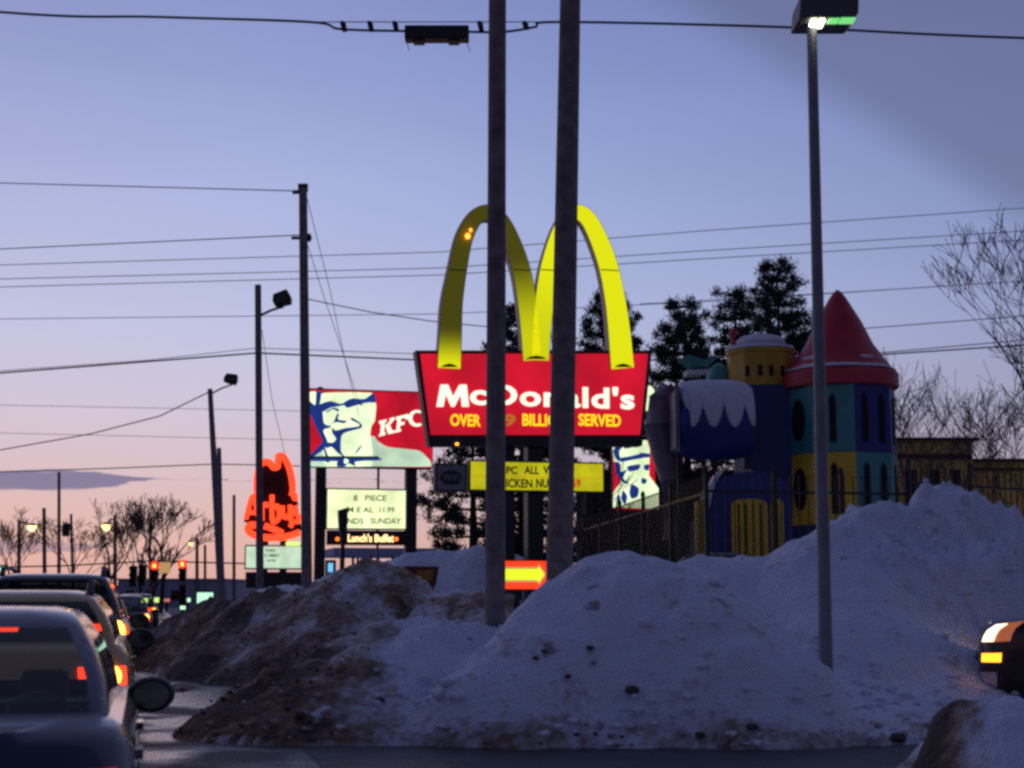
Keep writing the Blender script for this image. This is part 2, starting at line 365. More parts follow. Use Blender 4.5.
def snow_height(Xa, Ya):
    H = np.full(Xa.shape, -.06); D = np.zeros(Xa.shape); WS = np.full(Xa.shape, .5)
    lat = Xa*math.cos(YAW)+Ya*math.sin(YAW)
    # gently rising snow field off the road
    f = np.clip((Ya-31)/6, 0, 1)*np.clip((lat-2.2)/2.5, 0, 1)*(.35+.0*Ya)
    f2 = np.clip((Ya-16.2)/2.2, 0, 1)*np.clip((lat-2.5)/2, 0, 1)*np.clip((6.3-Xa)/1.5, 0, 1)*.28
    f3 = np.clip((Ya-16.5)/.8, 0, 1)*np.clip((lat-2.6)/.8, 0, 1)*.085
    H = np.maximum(np.maximum(np.maximum(f, f2), f3)-.06, H)
    for r in RIDGES:
        best = np.full(Xa.shape, 0.0)
        for (a, b) in zip(r['p'][:-1], r['p'][1:]):
            dx, dy = b[0]-a[0], b[1]-a[1]; l2 = dx*dx+dy*dy
            t = np.clip(((Xa-a[0])*dx+(Ya-a[1])*dy)/l2, 0, 1)
            qx = a[0]+t*dx; qy = a[1]+t*dy; z = a[2]+t*(b[2]-a[2]); wf = a[3]+t*(b[3]-a[3])
            ddx = Xa-qx; ddy = Ya-qy; dist = np.hypot(ddx, ddy)
            ff = np.clip(-ddy/(dist+1e-6), 0, 1)**2; bb = np.clip(ddy/(dist+1e-6), 0, 1)**2; ll = 1-ff-bb
            wd = wf*ff+r['wb']*bb+np.minimum(wf, r.get('wl', 1.5))*ll
            q = np.clip(1-dist/wd, 0, 1)
            q = 1-(1-q)**r['pw'] if r['pw'] > 1 else q
            best = np.maximum(best, z*q)
        k = .12
        win = best > H
        dv_ = r['dirt'](Xa, Ya) if callable(r['dirt']) else r['dirt']; wt = np.where(best > .02, np.exp(np.clip((best-.9*np.maximum(H, 0))/.16, -20, 20)), 0); WS += wt; D += wt*dv_
        H = np.where(best > .001, k*np.logaddexp(H/k, best/k)-k*.25*np.exp(-np.abs(H-best)/k), H)
        H = np.maximum(H, best-.06)
    return H, D/WS
def fbm(x, y, o=4): return noise.fractal(Vector((x, y, 3.1)), 1.0, 2.1, o)
ys = [10.6]
while ys[-1] < 85: ys.append(ys[-1]*1.0058)
xs = list(np.arange(-7, 10, .085)); a = -7.0; st = .1
while a > -40: st = min(st*1.03, .6); a -= st; xs.insert(0, a)
a = xs[-1]; st = .1
while a < 45: st = min(st*1.03, .8); a += st; xs.append(a)
xs = np.array(xs); ys = np.array(ys); GX, GY = np.meshgrid(xs, ys)
H, D = snow_height(GX, GY)
nz1 = np.zeros(H.shape); nz2 = np.zeros(H.shape); nz3 = np.zeros(H.shape)
for j in range(H.shape[0]):
    for i in range(H.shape[1]):
        if H[j, i] > -.05:
            x, y = GX[j, i], GY[j, i]
            nz1[j, i] = fbm(x*.55, y*.55, 4); 
            nz2[j, i] = fbm(x*2.6, y*2.6+9, 4)
            wv = nz2[j, i]*.25; v1 = noise.voronoi(Vector((x*1.7+wv, y*1.7+wv, .5)))[0]; v2 = noise.voronoi(Vector((x*3.9+wv, y*3.9, 7)))[0]
            nz3[j, i] = max(0, .42-v1[0])*.9+min(.5, (v2[1]-v2[0]))*.28
amp = np.clip((H+.03)/.6, 0, 1)
dirty = np.clip(D, 0, 1)
rough_ = np.clip(.35+dirty*1.0, 0, 1)
Hn = H + amp*(nz1*.21 + nz2*.085*rough_ + np.abs(nz2)*.07*rough_ + nz3*(.17+.25*np.clip(dirty, 0, .6)))
# chunky cleared-snow texture on the tall right-hand pile
right = np.clip((GX-4.5)/2, 0, 1)*np.clip((GY-23)/2, 0, 1)
Hn += amp*right*(np.abs(nz2)*.2-.05+nz1*.12+nz3*(.35+.3*np.clip((H-1.5)/.8, 0, 1)))
H = Hn
ny, nx_ = H.shape
vs = np.stack([GX, GY, H], -1).reshape(-1, 3)
keep = H > -.045
fs = []
for j in range(ny-1):
    for i in range(nx_-1):
        if keep[j, i] or keep[j+1, i] or keep[j, i+1] or keep[j+1, i+1]:
            q = j*nx_+i; fs.append((q, q+1, q+1+nx_, q+nx_))
used = np.unique(np.array(fs)); remap = -np.ones(len(vs), int); remap[used] = np.arange(len(used))
fs = remap[np.array(fs)]
me = bpy.data.meshes.new('snow_bank'); me.from_pydata(vs[used].tolist(), [], fs.tolist()); me.update()
me.polygons.foreach_set('use_smooth', [True]*len(me.polygons))
at = me.attributes.new('dirt', 'FLOAT', 'POINT')
lat = GX*math.cos(YAW)+GY*math.sin(YAW)
dd = dirty + .14*np.clip(1-(lat-1.2)/1.6, 0, 1)*np.clip((GY-16)/3, 0, 1) + .32*np.clip((.35-H)/.3, 0, 1)
# grime thins out to the right of the dark mound
at.data.foreach_set('value', dd.reshape(-1)[used].astype('f'))
snowm = bpy.data.materials.new('ploughed_snow'); snowm.use_nodes = True; t = snowm.node_tree; b = t.nodes['Principled BSDF']
b.inputs['Roughness'].default_value = .8
c = t.nodes.new('ShaderNodeTexCoord')
def tnoise(sc, det=6, dist=0):
    n = t.nodes.new('ShaderNodeTexNoise'); n.inputs['Scale'].default_value = sc; n.inputs['Detail'].default_value = det; n.inputs['Distortion'].default_value = dist
    t.links.new(c.outputs['Object'], n.inputs[0]); return n.outputs['Fac']
def tmath(op, a, b_=None, c_=None, clamp=False):
    n = t.nodes.new('ShaderNodeMath'); n.operation = op; n.use_clamp = clamp
    for i, x in enumerate((a, b_, c_)):
        if x is None: continue
        if isinstance(x, (int, float)): n.inputs[i].default_value = x
        else: t.links.new(x, n.inputs[i])
    return n.outputs[0]
aa = t.nodes.new('ShaderNodeAttribute'); aa.attribute_name = 'dirt'
n1 = tnoise(1.3, 8, .4); n2 = tnoise(9, 6); n3 = tnoise(.45, 4)
f = tmath('MULTIPLY_ADD', tmath('SUBTRACT', n1, .5), 2.4, tmath('MULTIPLY_ADD', aa.outputs['Fac'], 1.9, -.35))
f = tmath('MULTIPLY_ADD', tmath('SUBTRACT', n2, .5), 1.3, f, True)
cr = t.nodes.new('ShaderNodeValToRGB'); e = cr.color_ramp.elements
e[0].position = 0; e[0].color = (.76, .81, .92, 1); e[1].position = 1; e[1].color = (.075, .052, .042, 1)
x_ = e.new(.3); x_.color = (.54, .51, .51, 1); x_ = e.new(.65); x_.color = (.30, .185, .12, 1)
t.links.new(f, cr.inputs[0])
# scattered dirt clods in the clean snow
vo = t.nodes.new('ShaderNodeTexVoronoi'); vo.inputs['Scale'].default_value = 1.9; vo.inputs['Randomness'].default_value = 1
dv = t.nodes.new('ShaderNodeVectorMath'); dv.operation = 'ADD'
nv = t.nodes.new('ShaderNodeTexNoise'); nv.inputs['Scale'].default_value = 7; t.links.new(c.outputs['Object'], nv.inputs[0])
sv = t.nodes.new('ShaderNodeVectorMath'); sv.operation = 'SCALE'; sv.inputs['Scale'].default_value = .22; t.links.new(nv.outputs['Color'], sv.inputs[0])
t.links.new(c.outputs['Object'], dv.inputs[0]); t.links.new(sv.outputs[0], dv.inputs[1]); t.links.new(dv.outputs[0], vo.inputs[0])
sc_ = t.nodes.new('ShaderNodeSeparateColor'); t.links.new(vo.outputs['Color'], sc_.inputs[0])
rad = tmath('MULTIPLY', tmath('MAXIMUM', tmath('SUBTRACT', sc_.outputs[0], .72), 0), .75)
clod = tmath('MULTIPLY', tmath('SUBTRACT', rad, vo.outputs['Distance']), 12, None, True)
mx = t.nodes.new('ShaderNodeMix'); mx.data_type = 'RGBA'; t.links.new(tmath('MULTIPLY', clod, .75), mx.inputs[0])
t.links.new(cr.outputs[0], mx.inputs[6]); mx.inputs[7].default_value = (.16, .125, .10, 1)
t.links.new(mx.outputs[2], b.inputs['Base Color'])
bp = t.nodes.new('ShaderNodeBump'); bp.inputs['Strength'].default_value = .7; bp.inputs['Distance'].default_value = .12
hh = tmath('ADD', tmath('MULTIPLY', n2, .6), tmath('MULTIPLY', tnoise(30, 4), .35))
t.links.new(hh, bp.inputs['Height']); t.links.new(bp.outputs[0], b.inputs['Normal'])
me.materials.append(snowm)
so_ = bpy.data.objects.new('snow_bank', me); COL.objects.link(so_); so_['kind'] = 'structure'
def gz(x, y):
    i = int(np.clip(np.searchsorted(xs, x), 0, len(xs)-1)); j = int(np.clip(np.searchsorted(ys, y), 0, len(ys)-1))
    return max(float(H[j, i]), -.05)
# loose clods lying on the banks
for k, (px, py, Y, r) in enumerate([(632,690,16.6,.085),(544,652,17.0,.045),(536,658,16.9,.04),(590,648,17,.05),(898,738,16.3,.10),(752,727,16.4,.07),(700,735,16.1,.06),(568,676,16.7,.04),(380,700,17,.06),(300,715,16.9,.07)]):
    best = None
    for s_ in range(400):
        Yq = 15.5+s_*.02; q = P(px, py, Yq)
        if gz(q.x, q.y) >= q.z: best = q; break
    if best is None: continue
    b_ = MB(); prof = [(0.01, -.5), (.8, -.35), (1, .0), (.75, .45), (.02, .6)]
    b_.lathe([(a_*r, z_*r) for a_, z_ in prof], 9)
    b_.v = [(x*(1+.35*noise.noise(Vector((x*30+k, y*30, z*30)))), y*(1+.3*noise.noise(Vector((x*25, y*25+k, z*30)))), z*(1+.2*noise.noise(Vector((x*20+k, y, z))))) for x, y, z in b_.v]
    o = b_.build('ice_clod', mat('dirty_ice', (.09, .075, .06), .8, noise_amt=.4, noise_scale=20), None, (best.x, best.y, best.z), random.random()*6, True)
    tag(o, ['large brown ice clod halfway down the clean white mound','small dark clod high on the left flank of the clean mound','smaller brown clod just below another on the left flank','grimy clod near the middle of the clean mound flank','dark clod at the snow foot beside the driveway, right of the lamp post','grey clod at the mound foot, right side','small clod at the foot of the clean mound by the asphalt','tiny clod low on the left flank of the clean mound','black clod lying on the grimy brown mound','black clod at the left foot of the grimy mound'][k], 'ice clod', 'ice clods scattered on the banks')

# crumbs of broken snow and grit strewn over the banks
def crumbs(name, label, n, m, test, smin, smax, seed):
    rnd = random.Random(seed); mb = MB(); made = 0; tries = 0
    while made < n and tries < n*60:
        tries += 1
        y = 15.4+rnd.random()**1.5*14; x = rnd.uniform(-5.5, 8.6)
        h_ = gz(x, y)
        if h_ < .0: continue
        i = int(np.clip(np.searchsorted(xs, x), 0, len(xs)-1)); j = int(np.clip(np.searchsorted(ys, y), 0, len(ys)-1))
        if rnd.random() > test(x, y, h_, float(dd[j, i])): continue
        r_ = smin+(smax-smin)*rnd.random()**3; made += 1
        vs_ = []
        for k, v in enumerate(((1,0,0),(-1,0,0),(0,1,0),(0,-1,0),(0,0,1),(0,0,-1),(.7,.7,.6),(-.7,.6,.6),(-.6,-.7,.6),(.7,-.6,.6))):
            q = .6+.6*rnd.random(); vs_.append((x+v[0]*r_*q*1.2, y+v[1]*r_*q*1.1, h_+v[2]*r_*q*.8+r_*.15))
        mb.add(vs_, [(0,6,9),(6,4,9),(6,7,4),(7,8,4),(8,9,4),(0,2,6),(2,7,6),(2,1,7),(1,8,7),(1,3,8),(3,9,8),(3,0,9),(0,5,2),(2,5,1),(1,5,3),(3,5,0)])
    o = mb.build(name, m); o['kind'] = 'stuff'; o['label'] = label; o['category'] = 'snow debris'
crumbs('snow_crumbs', 'broken crumbs of white snow strewn over the clean banks', 1500, mat('crumbled_snow', (.74, .76, .83), .8), lambda x, y, h, d: (.25+.9*max(0, fbm(x*.9, y*.9, 2))+(.7 if h < .5 else 0)+(.5 if x > 4.5 else 0))*(1 if d < .35 else .1), .012, .085, 5)
crumbs('grit_crumbs', 'brown grit and icy crumbs over the dirty banks and foot', 600, mat('brown_grit', (.10, .068, .05), .85, noise_amt=.5, noise_scale=4), lambda x, y, h, d: 1 if d > .3 else (.05 if h < .3 else .003), .01, .04, 6)
crumbs('dirty_crumbs', 'greyish dirty snow crumbs over the brown banks', 450, mat('grey_snow_crumb', (.40, .36, .34), .85), lambda x, y, h, d: 1 if d > .25 else (.05 if h < .4 else .01), .012, .055, 8)

# ------------------------------------------------------------------ poles
def pole(name, top, bot, wt, wb, label, cat, m='wood', seg=12, lamps=None, group=None):
    """top, bot: (px,py,Y); the pole stands on real ground, wt/wb widths in px"""
    a = P(*top); b0 = P(*bot)
    rt = wt/FPX*top[2]/2; rb = wb/FPX*bot[2]/2
    z0 = min(gz(b0.x, b0.y), b0.z)-.3
    d = (a-b0); base = b0-d*((b0.z-z0)/d.z)
    e = empty(name, base, label, cat, group=group)
    mb = MB(); n = 10
    mb.tube([(d*((a.z-base.z)/d.z))*(k/n) for k in range(n+1)], [rb+(rt-rb)*k/n for k in range(n+1)], seg)
    mb.build('shaft', M[m], e, smooth=True)
    return e, base, a
UP = 'utility poles beside the road'
e, b0, a0 = pole('utility_pole', (498,-150,19.3), (495,634,19.3), 17.5, 20.5, 'thick wooden pole standing in front of the big sign, left of the pair', 'utility pole', group=UP)
mb = MB(); mb.box(-.02,.02,-.17,-.13,3.2,3.5); mb.build('number_plate', M['steel'], e)
e, b0, a0 = pole('utility_pole', (573,-150,20.2), (559,602,20.2), 20, 27.5, 'widest wooden pole behind the clean snow mound, right of the pair', 'utility pole', group=UP)
# pole with guys
e, bA, tA = pole('utility_pole', (303,188,42), (307,600,42), 8.5, 11, 'tall bare pole at the left edge of the portrait billboard', 'utility pole', group=UP)
rel = tA-bA
mb = MB(); mb.box(rel.x-.14, rel.x+.14, rel.y-.05, rel.y+.05, rel.z-.1, rel.z+.12); mb.tube([rel+Vector((-.3,0,-.12)), rel+Vector((.1,0,-.12))], .06, 6)
mb.build('insulator_bracket', M['dark'], e)
q = P(302, 238, 42)-bA; mb = MB(); mb.tube([q+Vector((-.3,0,0)), q+Vector((.28,0,0))], .05, 6); mb.tube([q+Vector((.2,0,-.1)), q+Vector((.2,0,.12))], .06, 6); mb.build('insulator_bracket', M['dark'], e)
def floodlamp(name, top, bot, wt, wb, arm, head, hs, label, tilt=0):
    e, b, a = pole(name, top, bot, wt, wb, label, 'lamp pole', group='flood lamp poles along the snowbank')
    A = P(*arm)-b; Hd = P(*head)-b
    mb = MB(); mb.tube([A, (A+Hd)/2+Vector((0,0,-.12)), Hd+Vector((0,0,-hs*.55))], [.05,.05,.045], 6); mb.build('lamp_arm', M['dark'], e)
    mb = MB(); ct, st_ = math.cos(tilt), math.sin(tilt)
    def R(x, z): return (x*ct-z*st_, x*st_+z*ct)
    pts = [R(-hs*.55,-hs*.42), R(hs*.5,-hs*.5), R(hs*.62,-hs*.1), R(hs*.5,hs*.5), R(-hs*.45,hs*.42), R(-hs*.62,0)]
    mb.prism([(p[0]+Hd.x, p[1]+Hd.z) for p in pts], Hd.y-hs*.4, Hd.y+hs*.4); h = mb.build('lamp_head', M['black'], e, bevel=.04)
    g = MB(); g.box(Hd.x-hs*.35, Hd.x+hs*.35, Hd.y-hs*.43, Hd.y-hs*.405, Hd.z-hs*.3, Hd.z+hs*.3); g.build('lens', M['darkglass'], h)
    b2 = MB(); b2.box(Hd.x-.06, Hd.x+.06, Hd.y-.06, Hd.y+.06, Hd.z-hs*.62, Hd.z-hs*.35); b2.build('mount', M['dark'], h)
    return e, b, a
floodlamp('lamp_pole', (258,285,55), (260,597,55), 6.5, 8, (261,315,55), (282,299,55), .56, 'wooden pole with unlit flood lamp on its right, in front of the neon hat sign', .3)
floodlamp('lamp_pole', (210,389,85), (222,602,85), 5, 9, (211,394,85), (231,379,85), .62, 'leaning wooden pole with small flood lamp near the traffic signals', -.2)
pole('utility_pole', (219,448,88), (222,600,88), 4.5, 6, 'short dark stub pole hard against the leaning lamp pole', 'utility pole', group=UP)
pole('utility_pole', (234,495,95), (234,600,95), 3, 3.4, 'thin short pole left of the neon hat sign', 'utility pole', group=UP)
pole('utility_pole', (205,545,105), (205,605,105), 2.6, 3, 'thinnest short pole between signal and leaning lamp pole', 'utility pole', group=UP)
pole('utility_pole', (59,472,120), (59,620,120), 3, 4, 'tallest of the far poles above the white car roof', 'utility pole', group=UP)
e, b, a = pole('utility_pole', (44,508,125), (45,620,125), 3.6, 4.4, 'far pole just left of the tallest far pole', 'utility pole', group=UP)
e, b, a = pole('utility_pole', (71,514,118), (74,620,118), 2.6, 3.6, 'far pole carrying a drum transformer', 'utility pole', group=UP)
q = P(66, 530, 117.6)-b; mb = MB(); mb.lathe([(.25,q.z-.5),(.3,q.z-.45),(.3,q.z+.45),(.2,q.z+.55)], 12, q.x, q.y); mb.build('transformer', M['dark'], e, smooth=True)
mb = MB(); mb.tube([q, P(71, 528, 118)-b], .06, 5); mb.build('bracket', M['dark'], e)
pole('utility_pole', (150,523,130), (150,622,130), 2.4, 3, 'far pole standing among the bare trees left of the signals', 'utility pole', group=UP)
def streetlamp(px, top, arm_to, Y, label, s=1.0):
    e, b, a = pole('street_lamp', (px, top, Y), (px, 622, Y), 3, 4.4, label, 'street lamp', group='lit street lamps far down the road')
    A = P(px, top+3, Y)-b; Hd = P(arm_to[0], arm_to[1], Y)-b
    mb = MB(); mb.tube([A, (A+Hd)/2+Vector((0,0,.15)), Hd], .07, 6); mb.build('arm', M['dark'], e)
    mb = MB(); mb.lathe([(.05,Hd.z+.22*s),(.28*s,Hd.z+.16*s),(.36*s,Hd.z+.0)], 12, Hd.x, Hd.y); h = mb.build('lamp_head', M['dark'], e, smooth=True)
    mb = MB(); mb.lathe([(.36*s,Hd.z-.01),(.34*s,Hd.z-.2*s),(.2*s,Hd.z-.38*s),(.03,Hd.z-.44*s)], 12, Hd.x, Hd.y); mb.build('bulb', M['lampy'], h, smooth=True)
streetlamp(19, 520, (32, 526), 125, 'lit yellow street lamp farthest left behind the white car roof')
streetlamp(115, 515, (106, 525), 120, 'lit yellow street lamp at the left of the bare trees')
streetlamp(197, 538, (191, 543), 150, 'small dim street lamp above the right traffic signal', .55)

# tall lit parking-lot lamp
e, bL, tL = pole('lot_lamp', (811.5,18,20), (826,664,20), 10.5, 14, 'tall grey steel lamp standard with box head, right of the snow mound', 'lot lamp', 'steel', 16)
q = tL-bL; q = Vector((q.x, q.y, q.z))
c0 = P(825, 12, 20)-bL; hw = .41
z_b = P(825, 25, 20).z-bL.z
mb = MB()
top_ = [(-hw*.93, z_b+.62), (hw*.9, z_b+.62)]
mb.prism([(c0.x-hw*1.02, z_b), (c0.x-hw*.95, z_b+.28), (c0.x-hw*.7, z_b+.52), (c0.x+hw*.75, z_b+.52), (c0.x+hw, z_b+.25), (c0.x+hw*.97, z_b+.06), (c0.x+hw*.8, z_b)], c0.y-.30, c0.y+.36)
h = mb.build('lamp_head', mat('grey_green_enamel', (.09, .10, .10), .5), e, bevel=.02)
mb = MB(); mb.box(c0.x-.24, c0.x-.16, c0.y-.26, c0.y+.02, z_b-.05, z_b-.004); mb.box(c0.x-.13, c0.x-.05, c0.y-.26, c0.y+.02, z_b-.05, z_b-.004); mb.build('bulb', M['lampw'], h, bevel=.02)
mb = MB(); mb.box(c0.x+.0, c0.x+.14, c0.y-.27, c0.y-.08, z_b-.02, z_b-.004); mb.box(c0.x+.16, c0.x+.36, c0.y-.29, c0.y-.08, z_b-.02, z_b-.004); mb.build('lens', M['lampg'], h)
mb = MB(); mb.tube([(q.x, q.y, q.z-.1), (q.x, q.y+.0, z_b+.02)], .08, 10); mb.build('neck', M['steel'], e)

# ------------------------------------------------------------------ overhead cables
def cable(pts, Y, r, label, m='cable', sag=0, extra=None, group='overhead cables'):
    ps = []
    if isinstance(Y, (int, float)): Y = [Y]*len(pts)
    raw = [P(p[0], p[1], y) for p, y in zip(pts, Y)]
    for a, b in zip(raw[:-1], raw[1:]):
        n = 12
        for k in range(n): 
            t_ = k/n; p = a.lerp(b, t_); p.z -= sag*4*t_*(1-t_); ps.append(p)
    ps.append(raw[-1])
    mb = MB(); mb.tube(ps, r, 6); o = mb.build('overhead_cable', M[m], smooth=False)
    tag(o, label, 'cable', group); return o
def spline(pts, n=10):
    out = []
    P_ = [pts[0]]+list(pts)+[pts[-1]]
    for i in range(1, len(P_)-2):
        p0, p1, p2, p3 = P_[i-1:i+3]
        for k in range(n):
            t_ = k/n
            out.append(tuple(.5*((2*p1[j])+(-p0[j]+p2[j])*t_+(2*p0[j]-5*p1[j]+4*p2[j]-p3[j])*t_*t_+(-p0[j]+3*p1[j]-3*p2[j]+p3[j])*t_**3) for j in range(2)))
    out.append(tuple(pts[-1])); return out
YC = 24
main = spline([(-400,-28),(0,12),(160,17),(310,22),(340,29),(400,31),(440,31),(500,32),(535,27),(560,22),(780,27),(1024,38),(1500,50)], 8)
mb = MB(); mb.tube([P(x, y, YC) for x, y in main], .021, 6)
tc_ = empty('telephone_cable', P(512, 25, YC), 'thick black cable right across the top with a splice case hung on it', 'cable')
o = mb.build('cable', M['cable']); o.parent = tc_; o.matrix_parent_inverse = Matrix.Translation(-tc_.location)
mb = MB(); mb.tube([P(x, 22, YC) for x in (310, 400, 480, 560)], .009, 5); o = mb.build('messenger_strand', M['cable'], tc_, -tc_.location)
for x in (343, 370, 395, 480, 525):
    a = P(x-3, 22, YC-.02); b = P(x+4, 30, YC-.02); mb = MB(); yy = 30 if x < 500 else 28
    mb.prism([XZ(x-3,22.5,YC), XZ(x,21.5,YC), XZ(x+3,24,YC), XZ(x+4,yy+1,YC), XZ(x-1,yy+1,YC)], YC-.05, YC+.05); mb.build('spacer_clamp', M['cable'], tc_, -tc_.location)
mb = MB(); p0 = P(405, 27.5, YC); p1 = P(469, 41, YC)
mb.box(p0.x, p1.x, YC-.13, YC+.13, p1.z, p0.z); sc = mb.build('splice_case', M['black'], tc_, -tc_.location, bevel=.02)
for x in (419, 454):
    a = P(x, 41, YC); mb = MB(); mb.box(a.x-.09, a.x+.09, YC-.1, YC+.1, a.z-.04, a.z-.001); o = mb.build('foot', M['black'], sc)
for x, dx in ((407, 2), (466, 4)):
    mb = MB(); mb.tube([P(x, 41, YC), P(x+dx/2, 46, YC), P(x+dx, 51, YC)], .006, 4); mb.build('cable_tail', M['cable'], sc)

cable([(-500,160),(0,183),(300,191)], [50,46,42], .016, 'topmost wire running left from the tip of the tall bare pole')
cable([(-500,268),(0,249),(300,235)], [50,46,42], .016, 'second wire running left from the tall bare pole, below its tip')
cable([(-300,272),(0,265),(440,252),(700,231),(1024,208),(1300,185)], 62, .018, 'highest of three faint wires crossing behind the yellow arches', 'cablegrey')
cable([(-300,286),(0,279),(440,268),(700,251),(1024,231),(1300,210)], 62, .018, 'middle of three faint wires crossing behind the yellow arches', 'cablegrey')
cable([(-300,292),(0,287),(440,275),(700,259),(1024,240),(1300,222)], 62, .018, 'lowest of three faint wires crossing behind the yellow arches', 'cablegrey')
cable([(-300,320),(0,319),(440,314),(700,302),(1024,281),(1300,262)], 70, .018, 'lone faint wire crossing just above the flood lamp pole arm', 'cablegrey')
cable([(-400,392),(0,373),(257,353),(420,360),(800,360),(1024,345),(1300,330)], [60,57,55,57,60,60,60], .032, 'thick wire fastened halfway up the flood lamp pole')
cable([(0,371),(150,360),(257,348),(420,354)], [57,56,55,57], .014, 'thin wire just above the thick wire on the flood lamp pole')
cable([(-300,478),(0,450),(90,434),(160,416),(209,392)], [90,88,87,86,85], .035, 'sagging wire running left from the leaning lamp pole top')
cable([(-200,476),(0,472),(120,468),(216,464),(300,466)], 90, .035, 'low wire above the dark cloud bar, passing the leaning pole')
cable([(307,299),(370,312),(430,321),(490,327)], [42,42,43,45], .016, 'wire running right from the tall bare pole towards the arches')
cable([(307,198),(330,290),(345,360),(360,420)], [42,45,48,50], .011, 'upper guy wire slanting right off the tall bare pole', 'cablegrey')
cable([(307,243),(325,300),(342,350),(358,400)], [42,44,46,48], .011, 'lower guy wire slanting right off the tall bare pole', 'cablegrey')
cable([(262,330),(272,400),(285,455),(292,480)], [55,57,60,62], .012, 'guy wire slanting right off the flood lamp pole', 'cablegrey')
cable([(-300,406),(0,405),(300,411),(430,416)], 75, .014, 'faint wire low across the pink sky left of the billboard', 'cablegrey')
cable([(-300,432),(0,433),(300,440),(430,444)], 75, .014, 'faintest lowest wire across the pink sky left of the billboard', 'cablegrey')
cable([(640,304),(850,292),(1024,281),(1300,262)], 66, .018, 'faint wire leaving the pines to the right, above the castle roof', 'cablegrey')
cable([(800,336),(870,328),(1024,316),(1300,300)], 66, .022, 'wire passing the middle of the red castle cone', 'cable')
cable([(800,358),(890,352),(1024,340),(1300,325)], 66, .024, 'wire passing the foot of the red castle cone', 'cable')

# ------------------------------------------------------------------ big red sign with twin arches
F1 = Frame(533, 395, 35)
sg = empty('restaurant_sign', F1.o, 'tall red trapezoid sign under twin yellow arches, over a yellow letter board', 'sign', YAW)
pan = F1.poly([(417,352),(650,352),(641,437),(428,437)])
mb = MB(); mb.prism(F1.poly([(415.5,350.5),(651.5,350.5),(642,446),(429,446)]), -.02, .38); cab = mb.build('sign_cabinet', M['dark'], sg)
mb = MB(); mb.prism(F1.poly([(420,354),(647.5,354),(639.5,435),(430.5,435)]), -.045, -.022); fc = mb.build('sign_face', M['red'], sg)
r = F1.rect(437, 385, 633, 408.5)
r = F1.rect(469.5, 385.5, 633.5, 407.5)
text("cDonald's", r[0], r[1], r[2], r[3], -.047, 'lettering', M['white'], sg, offset=.024, extrude=.03, spacing=1.06)
mb = MB(); mb.prism(F1.poly([(436,407),(440,385),(447.5,385),(452.5,397),(459,385),(466,385),(468.5,407),(461.5,407),(460.3,394.5),(453.8,407),(450.8,407),(445.3,394.5),(442.8,407)]), -.077, -.047); mb.build('lettering', M['white'], sg)
for body, x0, x1, mm in (('OVER', 450, 480, 'yellowtext'), ('99', 490, 515, 'dimtext'), ('BILLION', 522, 566, 'yellowtext'), ('SERVED', 578, 620, 'yellowtext')):
    r = F1.rect(x0, 414.5, x1, 426.5 if body != '99' else 426)
    text(body, r[0], r[1], r[2], r[3], -.047, 'slogan', M[mm], sg, offset=.018, extrude=.02)
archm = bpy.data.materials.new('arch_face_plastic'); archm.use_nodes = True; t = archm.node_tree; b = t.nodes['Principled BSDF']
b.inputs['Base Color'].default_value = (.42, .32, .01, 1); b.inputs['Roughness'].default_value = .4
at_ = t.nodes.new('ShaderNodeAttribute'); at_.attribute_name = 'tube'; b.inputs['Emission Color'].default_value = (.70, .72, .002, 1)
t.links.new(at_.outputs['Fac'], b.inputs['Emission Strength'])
A1 = [(448,369,11),(449.5,336,10.6),(451,304,10),(457,268,8.6),(463,240,8),(471,223,7.5),(478,216,7),(486,213.5,7),(494,216,7),(502,225,7.4),(511,244,8),(520.5,272,8.4),(526.5,308,8.8),(529,335,8.6),(531,361,8.6)]
A2 = [(538.5,361,8.6),(540,335,8.6),(542.5,308,8.8),(547.5,272,8.4),(555,244,8),(562,226,7.4),(569,217,7),(577,213.5,7),(584,217.5,7.3),(591,227,7.8),(600,247,8.5),(607.5,270,9),(613.5,300,9.6),(617.5,330,10.4),(621,369,11)]
